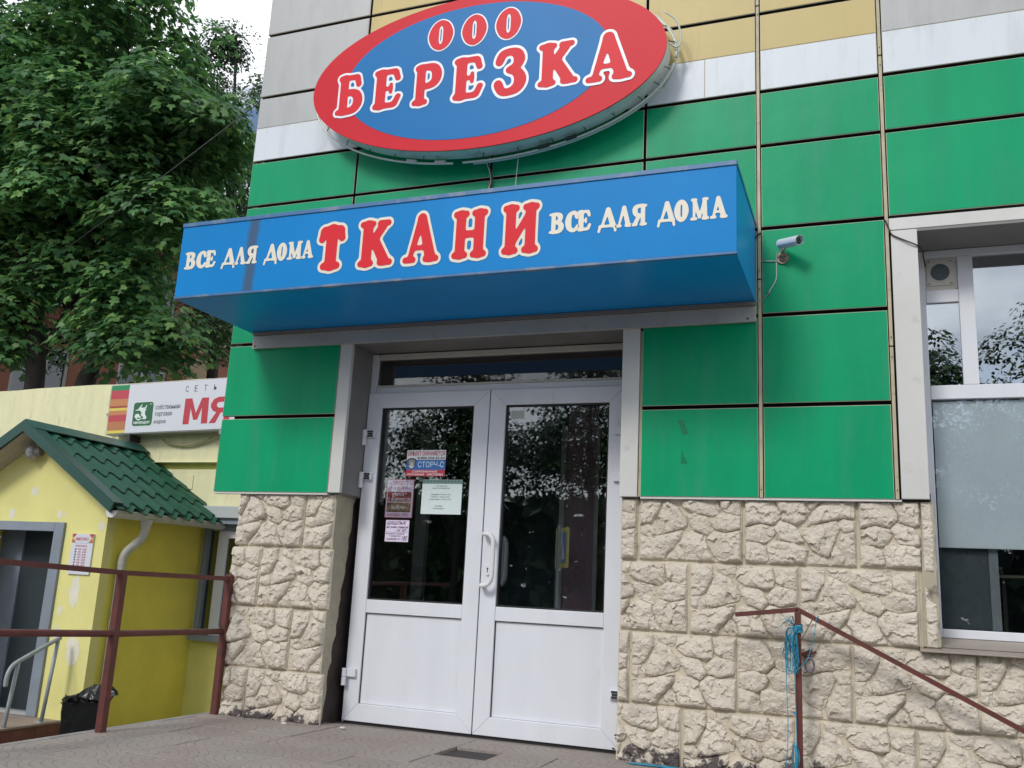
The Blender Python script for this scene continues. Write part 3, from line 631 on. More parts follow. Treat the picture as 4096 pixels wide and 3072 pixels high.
def stone_mesh(P, H, seed, step=.0076):
    r = random.Random(seed); so = Vector((seed * 3.1, seed * 1.7, 0)); B = []
    for i in range(len(P)):
        a, b = P[i], P[(i + 1) % len(P)]; Lh = math.hypot(b[0] - a[0], b[1] - a[1])
        if Lh < 1e-5: continue
        k = max(1, int(Lh / step)); nx, nz_ = (b[1] - a[1]) / Lh, -(b[0] - a[0]) / Lh
        for j in range(k):
            t = j / k; w = noise.noise(Vector((a[0] + (b[0] - a[0]) * t, a[1] + (b[1] - a[1]) * t, seed)) * 38) * .0035 * (1 if k > 2 else 0)
            B.append((a[0] + (b[0] - a[0]) * t + nx * w, a[1] + (b[1] - a[1]) * t + nz_ * w))
    if len(B) < 3: return None
    A = np.array(B); n = len(A); N = np.roll(A, -1, 0); E = N - A; L2 = (E ** 2).sum(1) + 1e-12
    xs = np.arange(A[:, 0].min(), A[:, 0].max(), step); zs = np.arange(A[:, 1].min(), A[:, 1].max(), step)
    Pn = np.array([(x + r.uniform(-.35, .35) * step, z + r.uniform(-.35, .35) * step) for z in zs for x in xs]) if len(xs) and len(zs) else np.zeros((0, 2))
    def dist(Q):
        d = Q[:, None] - A[None]; t = np.clip((d * E[None]).sum(2) / L2, 0, 1); return np.sqrt(((d - t[..., None] * E[None]) ** 2).sum(2)).min(1)
    if len(Pn):
        c = ((A[None, :, 1] > Pn[:, None, 1]) != (N[None, :, 1] > Pn[:, None, 1])) & (Pn[:, None, 0] < (N[None, :, 0] - A[None, :, 0]) * (Pn[:, None, 1] - A[None, :, 1]) / (N[None, :, 1] - A[None, :, 1] + 1e-12) + A[None, :, 0])
        Pn = Pn[(c.sum(1) % 2) == 1]
        if len(Pn): Pn = Pn[dist(Pn) > step * .45]
    allp = [Vector(p) for p in B] + [Vector((float(a), float(b))) for a, b in Pn]
    vs, es, fs, *_ = delaunay_2d_cdt(allp, [], [list(range(n))], 1, 1e-6)
    V = np.array([(v.x, v.y) for v in vs]); d = dist(V)
    hd = .88 * H * (1 - np.exp(-d / .0052)) * (.90 + .10 * np.minimum(1, d / .03)); tx, tz = r.uniform(-.06, .06), r.uniform(-.02, .12); cx, cz = V.mean(0)
    out = []
    # a few random fracture planes give chiselled facets
    sd = [(r.uniform(V[:, 0].min(), V[:, 0].max()), r.uniform(V[:, 1].min(), V[:, 1].max()), r.uniform(-.26, .26), r.uniform(-.34, .20), r.uniform(-.005, .005)) for _ in range(max(3, int(area(B) / .0011)))]
    pl = [(r.uniform(V[:, 0].min(), V[:, 0].max()), r.uniform(V[:, 1].min(), V[:, 1].max()), r.uniform(-.35, .35), r.uniform(-.30, .30)) for _ in range(5)]
    for i, (x, z) in enumerate(V):
        e = min(1.0, d[i] / .012)
        q = Vector((x, z, 0)) + so
        w_ = noise.noise_vector(q * 26) * .022
        k_ = min(range(len(sd)), key=lambda t: (sd[t][0] - x - w_.x) ** 2 + (sd[t][1] - z - w_.y) ** 2); px0, pz0, ta, tb_, hh = sd[k_]
        rid = hh + ta * (x - px0) + tb_ * (z - pz0) + noise.noise(q * 45) * .0034 + noise.noise(q * 95) * .0026
        fac = min(0.0, min(a * (x - px_) + b * (z - pz_) + .010 for px_, pz_, a, b in pl)) * .55
        h = hd[i] + e * (rid + fac + tx * (x - cx) + tz * (cz - z) * .5)
        out.append((float(x), -max(h, -.001) + (0.003 if d[i] < 1e-4 else 0), float(z)))
    me = bpy.data.meshes.new('stone'); me.from_pydata(out, [], [tuple(f) for f in fs]); me.update()
    # consistent facing
    bmm = bmesh.new(); bmm.from_mesh(me); bmesh.ops.recalc_face_normals(bmm, faces=bmm.faces)
    if sum(f_.normal.y * f_.calc_area() for f_ in bmm.faces) > 0: bmesh.ops.reverse_faces(bmm, faces=bmm.faces)
    bmm.to_mesh(me); bmm.free(); me.materials.append(STONE)
    return me
FULL = [stone_mesh(P, RELIEF[i], i + 1) for i, P in enumerate(POLYS)]
YB = .048
block_id = [100]
def block(x0, z0, flip=False, cx0=None, cx1=None, cz0=None, cz1=None, y=YB):
    """one facing block with its lower left corner at x0,z0 ; optionally cut"""
    ax0, ax1 = (cx0 if cx0 is not None else x0), (cx1 if cx1 is not None else x0 + BWD)
    az0, az1 = (cz0 if cz0 is not None else z0), (cz1 if cz1 is not None else z0 + BHT)
    if x0 >= ax0 - 1e-6: ax0 = max(ax0, x0)
    o = box('facing_block', MORTAR, bld, ax0, ax1, y, y + .013, az0, az1, bevel=.002)
    cut = cx0 is not None or cx1 is not None or cz0 is not None or cz1 is not None
    for i, P in enumerate(POLYS):
        if not cut:
            s = bpy.data.objects.new('stone', FULL[i]); link(s, o)
            if flip: s.location = (x0 + BWD, y + .001, z0 + BHT); s.rotation_euler = (0, math.pi, 0)
            else: s.location = (x0, y + .001, z0)
            continue
        Q = [(BWD - a, BHT - b) for a, b in P][::1] if flip else P
        Q = [(a + x0, b + z0) for a, b in Q]
        Q = clip_poly(Q, ax0 + .002, ax1 - .002, az0 + .002, az1 - .002)
        if len(Q) < 3 or area(Q) < 5e-4: continue
        block_id[0] += 1
        me = stone_mesh([(a - x0, b - z0) for a, b in Q], RELIEF[i], (i + 1) + block_id[0] * .01)
        if me is None or len(me.polygons) < 3: continue
        s = bpy.data.objects.new('stone', me); link(s, o); s.location = (x0, y + .001, z0)
z1, z2, z3, z4 = 1.079, .692, .307, -.078      # lower edges of the four courses
E1 = .276
# pier left of the door
block(-4.055, z1, cx0=-4.005, cz1=1.424); block(-3.472, z1, cx1=-3.258, cz1=1.424)
block(-4.362, z2, cx0=-4.015, cx1=-3.786); block(-3.778, z2, cx1=-3.258 + .02)
block(-4.078, z3, cx0=-3.995); block(-3.495, z3, cx1=-3.252)
block(-4.372, z4, cx0=-3.975, cx1=-3.800, cz0=-.02); block(-3.790, z4, cx1=-3.228, cz0=-.02)
# wall right of the door
block(-1.822, z1, cx0=-1.345, cx1=-1.250, cz1=1.424); block(-1.238, z1, cz1=1.424); block(-.652, z1, True, cz1=1.424); block(-.066, z1, True, cx1=.236, cz1=1.424)
block(-1.535, z2, cx0=-1.340, cx1=-.961); block(-.948, z2); block(-.366, z2, cx1=.214)
block(-1.856, z3, cx0=-1.345, cx1=-1.282); block(-1.271, z3); block(-.695, z3, True); block(-.112, z3); block(.460, z3); block(1.04, z3, True)
block(-1.566, z4, cx0=-1.345, cx1=-.992, cz0=-.02); block(-.980, z4, cz0=-.05); block(-.404, z4); block(.176, z4); block(.758, z4); block(1.34, z4, cx1=1.90)
# plain quoin strip beside the window and mortar bed
mbq = MB(); mbq.prism([(.222 if z < 1.06 else .240, z) for z in (.700, 1.42)] + [(.298 + random.uniform(-.008, .008), 1.42 - i * .036) for i in range(21)], .030, .061)
mbq.build('quoin_strip', PLASTER, bld)
for b_ in ((-3.985, -3.262, 0.0, 1.415), (-1.325, .230, 0.0, 1.415), (.231, 1.94, -.07, .665)): box('mortar_bed', MORTAR, bld, b_[0], b_[1], .0545, .0617, b_[2], b_[3])
box('mortar_bed', MORTAR, bld, 1.97, 3.2, .030, .0545, -.8, 1.42)
for k, (za, zb) in enumerate(((.695, 1.060), (1.066, 1.418))):
    o = bpy.data.objects.new('quoin_stone', stone_mesh([(0, 0), (.052, 0), (.058, (zb - za) * .5), (.050, zb - za), (0, zb - za)], .022, 60 + k)); link(o, bld); o.location = (.238, .032, za)
box('wall_skirt', CONCRETE, bld, -.24, 1.95, .05, .061, -.8, -.082)

# ================================================================ canopy with sign
can = thing('entrance_canopy', (-2.3, 0, 2.54), 'long blue box canopy over the entrance with white and red fabric shop lettering', 'canopy')
CX0, CX1, CY, CZ0, CZ1 = -4.018, -.577, -.812, 2.542, 3.036
def blue_face():
    m = mat('blue_canopy_face', (.002, .225, .60), rough=.42, spec=.16, var=.05, vscale=2)
    t = m.node_tree; b = t.nodes['Principled BSDF']; src = b.inputs['Base Color'].links[0].from_socket
    g = t.nodes.new('ShaderNodeNewGeometry'); sx = t.nodes.new('ShaderNodeSeparateXYZ'); t.links.new(g.outputs['Position'], sx.inputs[0])
    n = t.nodes.new('ShaderNodeTexNoise'); n.inputs['Scale'].default_value = 5; n.inputs['Detail'].default_value = 6; t.links.new(g.outputs['Position'], n.inputs['Vector'])
    # soot streak running down the face
    a = t.nodes.new('ShaderNodeMath'); a.operation = 'ADD'; a.inputs[1].default_value = 3.476; t.links.new(sx.outputs['X'], a.inputs[0])
    w = t.nodes.new('ShaderNodeMath'); w.operation = 'MULTIPLY_ADD'; w.inputs[1].default_value = .05; t.links.new(n.outputs[0], w.inputs[0]); t.links.new(a.outputs[0], w.inputs[2])
    ab = t.nodes.new('ShaderNodeMath'); ab.operation = 'ABSOLUTE'; ad = t.nodes.new('ShaderNodeMath'); ad.operation = 'ADD'; ad.inputs[1].default_value = -.025
    t.links.new(w.outputs[0], ad.inputs[0]); t.links.new(ad.outputs[0], ab.inputs[0])
    r = t.nodes.new('ShaderNodeMapRange'); r.inputs['From Min'].default_value = .052; r.inputs['From Max'].default_value = .022; r.inputs['To Max'].default_value = .85; t.links.new(ab.outputs[0], r.inputs[0])
    x = t.nodes.new('ShaderNodeMix'); x.data_type = 'RGBA'; x.inputs['B'].default_value = (.06, .10, .17, 1); t.links.new(src, x.inputs['A']); t.links.new(r.outputs[0], x.inputs['Factor'])
    # fly specks
    sp = t.nodes.new('ShaderNodeTexNoise'); sp.inputs['Scale'].default_value = 95; sp.inputs['Detail'].default_value = 2; t.links.new(g.outputs['Position'], sp.inputs['Vector'])
    r2 = t.nodes.new('ShaderNodeMapRange'); r2.inputs['From Min'].default_value = .70; r2.inputs['From Max'].default_value = .74; r2.inputs['To Max'].default_value = .7; t.links.new(sp.outputs[0], r2.inputs[0])
    x2 = t.nodes.new('ShaderNodeMix'); x2.data_type = 'RGBA'; x2.inputs['B'].default_value = (.01, .05, .15, 1); t.links.new(x.outputs['Result'], x2.inputs['A']); t.links.new(r2.outputs[0], x2.inputs['Factor'])
    t.links.new(x2.outputs['Result'], b.inputs['Base Color']); return m
box('front_panel', blue_face(), can, CX0, CX1, CY, CY + .02, CZ0 + .012, CZ1 - .026)
box('bottom_trim', BLUE_TRIM, can, CX0 - .003, CX1 + .003, CY - .003, CY + .022, CZ0 - .004, CZ0 + .011, bevel=.002)
box('top_trim', BLUE_TRIM, can, CX0 - .004, CX1 + .004, CY - .006, CY + .022, CZ1 - .025, CZ1 + .002, bevel=.003)
box('underside', BLUE_UNDER, can, CX0, CX1, CY + .023, -.003, CZ0 - .002, CZ0 + .012)
box('side_panel', BLUE_UNDER, can, CX1 - .014, CX1, CY + .021, -.003, CZ0 + .013, CZ1 - .022)
box('side_panel', BLUE_UNDER, can, CX0, CX0 + .014, CY + .021, -.003, CZ0 + .013, CZ1 - .022)
box('top_trim', BLUE_TRIM, can, CX1 - .02, CX1 + .004, CY + .023, -.003, CZ1 - .021, CZ1 - .001)
MB().add([(CX0, CY + .02, CZ1 - .03), (CX1, CY + .02, CZ1 - .03), (CX1, 0, CZ1 - .02), (CX0, 0, CZ1 - .02)], [(0, 1, 2, 3)]).build('roof_sheet', BLUE_TRIM, can)
YL = CY - .0022
def word(s, boxes, m, mo, **k):
    for ch, b in zip(s, boxes): letter(ch, *b, YL, m, mo, can, **k)
Zb, Zt = 2.616, 2.942
word('ТКАНИ', [(-3.014, -2.800, Zb, Zt), (-2.737, -2.481, Zb, Zt), (-2.444, -2.190, Zb, Zt + .008), (-2.140, -1.904, Zb, Zt), (-1.843, -1.603, Zb, Zt + .004)], RED2, CREAM, off=.060, n=64, thin=1.05)
z0, z1_ = 2.725, 2.841
sm = [('В', -3.973, -3.889), ('С', -3.884, -3.806), ('Е', -3.812, -3.735), ('Д', -3.690, -3.588), ('Л', -3.598, -3.507), ('Я', -3.508, -3.427), ('Д', -3.378, -3.282), ('О', -3.287, -3.215), ('М', -3.212, -3.107), ('А', -3.112, -3.028)]
for ch, a, b in sm: letter(ch, a, b, z0 - (.018 if ch == 'Д' else 0), z1_, YL, CREAM, None, can, n=38, thin=1.10)
dx = [('В', -1.560, -1.476), ('С', -1.470, -1.392), ('Е', -1.402, -1.326), ('Д', -1.290, -1.188), ('Л', -1.196, -1.106), ('Я', -1.112, -1.028), ('Д', -.975, -.882), ('О', -.888, -.814), ('М', -.806, -.712), ('А', -.708, -.620)]
for ch, a, b in dx: letter(ch, a, b, z0 + .006 - (.018 if ch == 'Д' else 0), z1_ + .012, YL, CREAM, None, can, n=38, thin=1.10)

# ================================================================ oval sign
ov = thing('oval_sign', (-2.32, -.07, 3.63), 'large oval lightbox with red rim, blue centre and red letters under a thin glass tube', 'sign')
OX, OZ, OA, OB, OY = -2.318, 4.182, 1.252, .557, -.222; ROT = math.radians(-1.1)
MB().prism(ellipse_pts(OX, OZ, OA - .004, OB - .004, 120, ROT), OY + .004, OY + .135).build('sign_box', METAL_BOX, ov)
MB().prism(ellipse_pts(OX, OZ, OA, OB, 120, ROT), OY, OY + .010).build('sign_face', RED, ov)
MB().prism(ellipse_pts(OX - .045, OZ + .003, .945, .482, 120, ROT), OY - .0018, OY - .0002).build('blue_oval', BLUE_OVAL, ov)
YO = OY - .0036
for ch, b in (('Б', (-3.392, -3.150, 3.982, 4.326)), ('Е', (-3.100, -2.852, 3.982, 4.320)), ('Р', (-2.797, -2.555, 3.966, 4.308)), ('Е', (-2.500, -2.250, 3.958, 4.308)), ('З', (-2.208, -1.950, 3.940, 4.318)), ('К', (-1.906, -1.606, 3.958, 4.306)), ('А', (-1.590, -1.258, 3.936, 4.312))):
    letter(ch, *b, YO, RED2, WHITEF, ov, off=.055, n=64, thin=1.03)
for b in ((-2.699, -2.499, 4.368, 4.610), (-2.452, -2.256, 4.362, 4.604), (-2.208, -2.014, 4.362, 4.606)): letter('О', *b, YO, RED2, WHITEF, ov, off=.04, n=56)
# glass tube in two runs round the rim, with stand-offs
def rim(a, off, y): return (OX + (OA + off) * math.cos(a), y, OZ + (OB + off) * math.sin(a) - .02 * math.cos(a))
for a0, a1, offv, y in ((math.radians(172), math.radians(262), .040, -.115), (math.radians(265), math.radians(352), .036, -.110), (math.radians(268), math.radians(349), .036, -.085), (math.radians(-4), math.radians(100), .034, -.100)):
    MB().tube([rim(a0 + (a1 - a0) * i / 48, offv, y) for i in range(49)], .0075, 8).build('glass_tube', TUBE, ov, smooth=True)
for dg in (188, 203, 218, 230, 241, 252, 272, 283, 294, 305, 316, 328, 338, 348, 6, 18):
    a = math.radians(dg); p0 = rim(a, -.002, -.14); p1 = rim(a, .036, -.11)
    MB().tube([p0, p1], .003, 6).build('standoff', DARKP, ov)
for dg, y in ((246, -.118), (256, -.118), (289, -.125), (298, -.125)):
    a = math.radians(dg); p0 = Vector(rim(a, .03, y)); p1 = Vector(rim(a + .06, .03, y)); MB().tube([p0, p1], .013, 10).build('electrode_housing', DARKP if dg > 280 else PVC_OLD, ov)
MB().tube(smoothpath([(-1.10, -.15, 4.42), (-1.03, -.13, 4.36), (-1.0, -.12, 4.25), (-1.02, -.12, 4.18), (-1.07, -.13, 4.21)], 6), .006, 6).build('loose_cable', CABLE_W, ov, smooth=True)
MB().tube([rim(math.radians(d), .050, -.09) for d in (338, 350, 2, 14, 26, 38, 52)], .005, 6).build('rim_cable', CABLE_W, ov, smooth=True)
mbx = MB()
for x in (-3.1, -2.3, -1.5): mbx.box(x - .02, x + .02, OY + .136, -.002, 4.0, 4.04)
mbx.build('wall_bracket', METAL_BOX, ov)
t0 = MB().tube(smoothpath([(-2.295, -.06, 3.63), (-2.262, -.02, 3.50), (-2.30, -.01, 3.36), (-2.36, -.02, 3.2), (-2.44, -.1, 3.04)], 6), .003, 6).build('hanging_cable', CABLE_W, None, smooth=True)
tag(t0, 'thin pale wire from the oval sign to the canopy, leftmost of three', 'cable')
t0 = MB().tube(smoothpath([(-2.285, -.06, 3.63), (-2.25, -.02, 3.50), (-2.275, -.01, 3.36), (-2.33, -.02, 3.2), (-2.37, -.1, 3.04)], 6), .004, 6).build('hanging_cable', CABLE_B, None, smooth=True)
tag(t0, 'dark wire hanging from the oval sign along the panel joint to the canopy', 'cable')
t0 = MB().tube(smoothpath([(-2.05, -.08, 3.64), (-2.08, -.03, 3.45), (-2.09, -.02, 3.2), (-2.09, -.05, 3.04)], 6), .003, 6).build('hanging_cable', CABLE_W, None, smooth=True)
tag(t0, 'pale wire hanging straight from the oval sign to the canopy, rightmost of three', 'cable')

# ================================================================ security camera
sc_ = thing('security_camera', (-.425, 0, 3.655), 'silver bullet camera on a round rusty bracket on the green panel', 'camera')
sc_.location = (-.425, 0, 3.655 - .865 + .0)
bz = 2.795
MB().tube([(-.425, -.001, bz), (-.425, -.012, bz)], .034, 24).build('base_plate', RUSTY, sc_)
MB().tube([(-.425, -.012, bz), (-.425, -.03, bz - .002)], .020, 16, rr=[.024, .014]).build('base_collar', RUSTY, sc_)
MB().tube(smoothpath([(-.425, -.02, bz), (-.424, -.055, bz + .002), (-.418, -.075, bz + .018), (-.410, -.085, bz + .030)], 4), .009, 10).build('arm', RUSTY, sc_, smooth=True)
for dx_, dz_ in ((.014, .006), (-.012, .012)): MB().tube([(-.425 + dx_, -.030, bz + dz_), (-.425 + dx_, -.048, bz + dz_)], .009, 8).build('wing_screw', RUSTY, sc_)
ax0 = Vector((-.432, -.060, bz + .063)); ax1 = Vector((-.318, -.150, bz + .044))
MB().tube([ax0, ax0 + (ax1 - ax0) * .86], .027, 24).build('camera_body', STEEL, sc_, smooth=False)
# sun hood: open half shell reaching past the lens
dv = (ax1 - ax0).normalized(); sd_ = dv.cross(Vector((0, 0, 1))).normalized(); up_ = sd_.cross(dv).normalized()
hm = MB(); vs = []; N_ = 24
for e, pt in enumerate((ax0 - dv * .003, ax1 + dv * .006)):
    for q in (.0305, .0285):
        for i in range(N_ + 1):
            a = math.radians(-25 + 230 * i / N_); cut = dv * (-.012 * abs(math.cos(a)) if e else 0)
            vs.append(pt + cut + sd_ * q * math.cos(a) + up_ * q * math.sin(a))
W_ = N_ + 1; fs = []
for i in range(N_):
    fs += [(i, i + 1, 2 * W_ + i + 1, 2 * W_ + i), (W_ + i, 3 * W_ + i, 3 * W_ + i + 1, W_ + i + 1), (2 * W_ + i, 2 * W_ + i + 1, 3 * W_ + i + 1, 3 * W_ + i)]
hm.add(vs, fs).build('sun_hood', STEEL, sc_)
MB().tube([ax0 + (ax1 - ax0) * .861, ax0 + (ax1 - ax0) * .90], .0262, 24, rr=[.026, .024]).build('lens_ring', STEEL, sc_)
MB().tube([ax0 + (ax1 - ax0) * .901, ax0 + (ax1 - ax0) * .91], .0205, 24).build('lens', mat('dark_lens_glass', (.02, .025, .03), rough=.08), sc_)
cc_ = MB().tube([(-.545, -.004, 2.788), (-.462, -.006, 2.781)], .0032, 8)
cc_.tube(smoothpath([(-.433, -.055, 2.845), (-.452, -.03, 2.82), (-.461, -.008, 2.781), (-.460, -.006, 2.76), (-.464, -.006, 2.67), (-.490, -.007, 2.622), (-.508, -.007, 2.59), (-.520, -.008, 2.572)], 5), .0032, 8)
tag(cc_.build('camera_cable', CABLE_W, None, smooth=True), 'pale cable running from the silver camera down to its plug', 'cable')
cc_ = MB().tube([(-.5, -.008, 2.600), (-.512, -.008, 2.580)], .006, 8); cc_.tube(smoothpath([(-.512, -.008, 2.58), (-.53, -.012, 2.556), (-.555, -.02, 2.55), (-.585, -.03, 2.52), (-.60, -.02, 2.515)], 5), .002, 6)
tag(cc_.build('cable_plug', mat('grey_plug', (.22, .24, .23), rough=.5), None, smooth=True), 'grey cable plug with thin dark leads below the camera near the canopy corner', 'plug')
tag(MB().tube(smoothpath([(-.545, .01, 2.965), (-.552, -.012, 2.955), (-.575, -.014, 2.93), (-.60, -.01, 2.90)], 5), .005, 6).build('cable_loop', CABLE_B, None, smooth=True), 'short black cable curving out of the joint beside the canopy end', 'cable')
tag(MB().tube(smoothpath([(.118, .03, 2.985), (.124, -.008, 2.968), (.139, -.010, 2.923), (.153, -.010, 2.884), (.198, -.011, 2.854), (.277, -.012, 2.809), (.305, .05, 2.80), (.32, .20, 2.80), (.335, .32, 2.80)], 6), .0042, 8).build('window_cable', CABLE_B, None, smooth=True), 'black cable sagging across the grey window surround to the vent', 'cable')

# ================================================================ papers on the left door
YP = .2865
LY = leafL
def sheet(name, x0, x1, z0, z1, m, label, cat='notice', y=YP, t=.0008):
    e = thing(name, (x0, y, z0), label, cat); box('sheet', m, e, x0, x1, y - t, y, z0, z1); return e
PINKR = mat('crimson_print', (.42, .03, .07), rough=.5); NAVY = mat('navy_print', (.02, .02, .10), rough=.5); FLAGB = mat('sticker_blue', (.05, .17, .50), rough=.35); FLAGR = mat('sticker_red', (.55, .05, .07), rough=.35)
y_ = YP - .0012
st = sheet('security_sticker', -2.885, -2.600, 1.5775, 1.7515, PAPER, 'white, blue and red security sticker with a shield, topmost on the left door', 'sticker')
box('stripe', FLAGB, st, -2.885, -2.600, y_ - .0002, y_, 1.620, 1.686); box('stripe', FLAGR, st, -2.885, -2.600, y_ - .0002, y_, 1.5775, 1.6195)
text('ОБЪЕКТ ОХРАНЯЕТСЯ', -2.879, -2.607, 1.714, 1.744, y_ - .0006, FLAGR, st, bold=.02)
text('8-800-250-55-02', -2.805, -2.606, 1.690, 1.706, y_ - .0006, BLACKF, st, bold=.02)
text('СТОРЧ-С', -2.800, -2.610, 1.636, 1.675, y_ - .0006, mat('pale_blue_print', (.62, .80, .92), rough=.4), st, bold=.012)
text('СОВРЕМЕННЫЕ', -2.838, -2.655, 1.602, 1.615, y_ - .0006, WHITEF, st, bold=.02)
text('ОХРАННЫЕ   СИСТЕМЫ', -2.876, -2.612, 1.582, 1.596, y_ - .0006, WHITEF, st, bold=.02)
def shield(cx, cz, s): return [(cx - s, cz + s * 1.0), (cx - s * .55, cz + s * 1.15), (cx, cz + s * 1.25), (cx + s * .55, cz + s * 1.15), (cx + s, cz + s * 1.0), (cx + s * .92, cz - s * .1), (cx + s * .6, cz - s * .8), (cx, cz - s * 1.25), (cx - s * .6, cz - s * .8), (cx - s * .92, cz - s * .1)]
MB().prism(shield(-2.846, 1.660, .031), y_ - .0008, y_ - .0003).build('shield', BLACKF, st)
MB().prism(shield(-2.846, 1.659, .025), y_ - .0012, y_ - .0009).build('shield', mat('shield_grey', (.30, .32, .32), rough=.4), st)
MB().prism(ellipse_pts(-2.846, 1.656, .010, .017, 16), y_ - .0016, y_ - .0013).build('shield', mat('shield_light', (.55, .55, .52), rough=.4), st)
MB().prism([(-2.866, 1.650), (-2.846, 1.638), (-2.826, 1.650), (-2.828, 1.640), (-2.846, 1.628), (-2.864, 1.640)], y_ - .0016, y_ - .0013).build('shield', WHITEF, st)
pr = sheet('delivery_notice', -3.020, -2.815, 1.300, 1.557, PAPER_L, 'lilac and red delivery notice in a clear sleeve, left of the white sheet')
fr2 = MB()
for a in ((-3.020, -2.815, 1.552, 1.557), (-3.020, -2.815, 1.300, 1.304), (-3.020, -3.016, 1.304, 1.552), (-2.819, -2.815, 1.304, 1.552)): fr2.box(a[0], a[1], y_ - .0003, y_, a[2], a[3])
fr2.build('border', PINKR, pr)
text('ПРИВОЗ', -2.975, -2.862, 1.518, 1.545, y_ - .0004, PINKR, pr, bold=.015); text('с 9.30 до 10.00 ч.', -3.003, -2.838, 1.484, 1.508, y_ - .0004, PINKR, pr, bold=.015)
box('photo_strip', mat('meat_photo_print', (.30, .05, .06), rough=.4, var=.8, vscale=45, dirt=(.55, .30, .28), dscale=50), pr, -3.008, -2.832, y_ - .0003, y_, 1.408, 1.472)
box('photo_strip', mat('pastry_photo_print', (.26, .17, .10), rough=.4, var=.7, vscale=40, dirt=(.55, .42, .25), dscale=40), pr, -3.008, -2.832, y_ - .0003, y_, 1.338, 1.402)
text('МЯСА', -2.950, -2.885, 1.446, 1.466, y_ - .0006, WHITEF, pr, bold=.015); text('П  ФАБРИКАТОВ', -3.004, -2.836, 1.412, 1.434, y_ - .0006, WHITEF, pr, bold=.015)
text('ВЫПЕЧКИ', -2.972, -2.866, 1.358, 1.380, y_ - .0006, WHITEF, pr, bold=.015); text('КАЖДОЕ УТРО', -3.000, -2.842, 1.308, 1.330, y_ - .0004, PINKR, pr, bold=.015)
box('clear_sleeve', glass('clear_sleeve', .02, (.97, .97, .98)), pr, -3.028, -2.792, y_ - .0016, y_ - .0012, 1.292, 1.566)
hw = sheet('handwritten_price_note', -3.004, -2.832, 1.145, 1.286, PAPER_L, 'lilac note with handwritten prices, lowest paper on the left door')
HW = mat('purple_marker', (.06, .01, .10), rough=.5)
for s_, a in (('ШАШЛЫК', (-2.995, -2.850, 1.256, 1.280)), ('из шеи свиной', (-2.998, -2.838, 1.233, 1.250)), ('- 1кг 350 -', (-2.935, -2.840, 1.211, 1.229)), ('из филе грудки', (-2.998, -2.860, 1.190, 1.203)), ('+ окорочок', (-2.975, -2.885, 1.174, 1.187)), ('куриный-1кг', (-2.992, -2.885, 1.154, 1.171)), ('185', (-2.880, -2.838, 1.154, 1.184))):
    text(s_, *a, y_ - .0004, HW, hw, bold=.01, shear=.35)
box('underline', HW, hw, -2.998, -2.838, y_ - .0003, y_ - .0001, 1.2065, 1.2080)
ws = sheet('opening_hours_sheet', -2.755, -2.468, 1.330, 1.5545, mat('sheet_in_file', (.70, .80, .80), rough=.35), 'pale sheet with typed opening hours in a punched plastic pocket')
box('pocket_top', mat('pocket_green', (.16, .26, .24), rough=.3), ws, -2.755, -2.468, y_ - .0003, y_, 1.528, 1.5535)
mm = MB()
for i in range(11): x = -2.74 + i * .0245; mm.prism(ellipse_pts(x, 1.545, .0045, .0035, 8), y_ - .0008, y_ - .0004)
mm.build('punch_holes', BLACKF, ws)
INK = mat('grey_ink', (.12, .15, .16), rough=.5)
for s_, a in (('ООО «Берёзка»', (-2.658, -2.572, 1.508, 1.518)), ('Отдел ТКАНИ работает:', (-2.680, -2.552, 1.493, 1.504)), ('Ежедневно с 9-00 до 18-00', (-2.688, -2.548, 1.452, 1.463)), ('Суббота с 10-00 до 18-00', (-2.685, -2.554, 1.436, 1.447)), ('Воскресенье с 10-00 до 16-00', (-2.696, -2.544, 1.420, 1.431)), ('Без обеда', (-2.652, -2.600, 1.377, 1.388)), ('Без выходных', (-2.666, -2.588, 1.361, 1.372))):
    text(s_, *a, y_ - .0004, INK, ws, bold=.008)
sheet('blank_paper', -2.152, -2.066, 1.952, 2.006, mat('blank_greenish_paper', (.42, .48, .44), rough=.5), 'small blank pale paper in the top corner of the right door glass', 'paper', y=YP + .002)
tp = MB(); tp.prism([(-1.018, 1.868), (-.985, 1.868), (-.955, 1.790), (-.988, 1.782)], -.0012, -.0002)
tag(tp.build('adhesive_tape', mat('green_tape', (.0, .20, .08), rough=.25), None), 'dark green strip of tape on the lower green panel right of the door', 'tape')
tp = MB(); tp.prism([(-.992, 1.690), (-.958, 1.622), (-.976, 1.616), (-.998, 1.618)], -.0012, -.0002)
tag(tp.build('adhesive_tape', mat('green_tape', (.0, .20, .08), rough=.25), None), 'triangular scrap of green tape on the lower green panel', 'tape')

# ================================================================ railings
rl = thing('porch_railing', (-3.99, -.95, 0), 'rusty red metal railing with two rails along the left edge of the porch', 'railing')
for y in (-.958, .010): box('post', RUSTRED, rl, -4.012, -3.968, y - .022, y + .022, -.10 if y < -.5 else -.008, .858 if y < 0 else .880, bevel=.004)
box('post', RUSTRED, rl, -4.012, -3.968, -1.95, -1.906, -.10, .870, bevel=.004)
MB().tube([(-3.99, .005, .853), (-3.99, -.95, .858), (-3.99, -1.95, .888), (-3.99, -2.9, .90)], .020, 4).build('top_rail', RUSTRED, rl)
MB().tube([(-3.99, .0, .516), (-3.99, -.95, .522), (-3.99, -1.95, .55), (-3.99, -2.9, .56)], .0185, 10).build('middle_rail', RUSTRED, rl, smooth=True)
for z in (.86, .62, .30): MB().tube([(-3.985, .035, z), (-3.955, .058, z)], .008, 6).build('wall_pin', RUSTRED, rl)

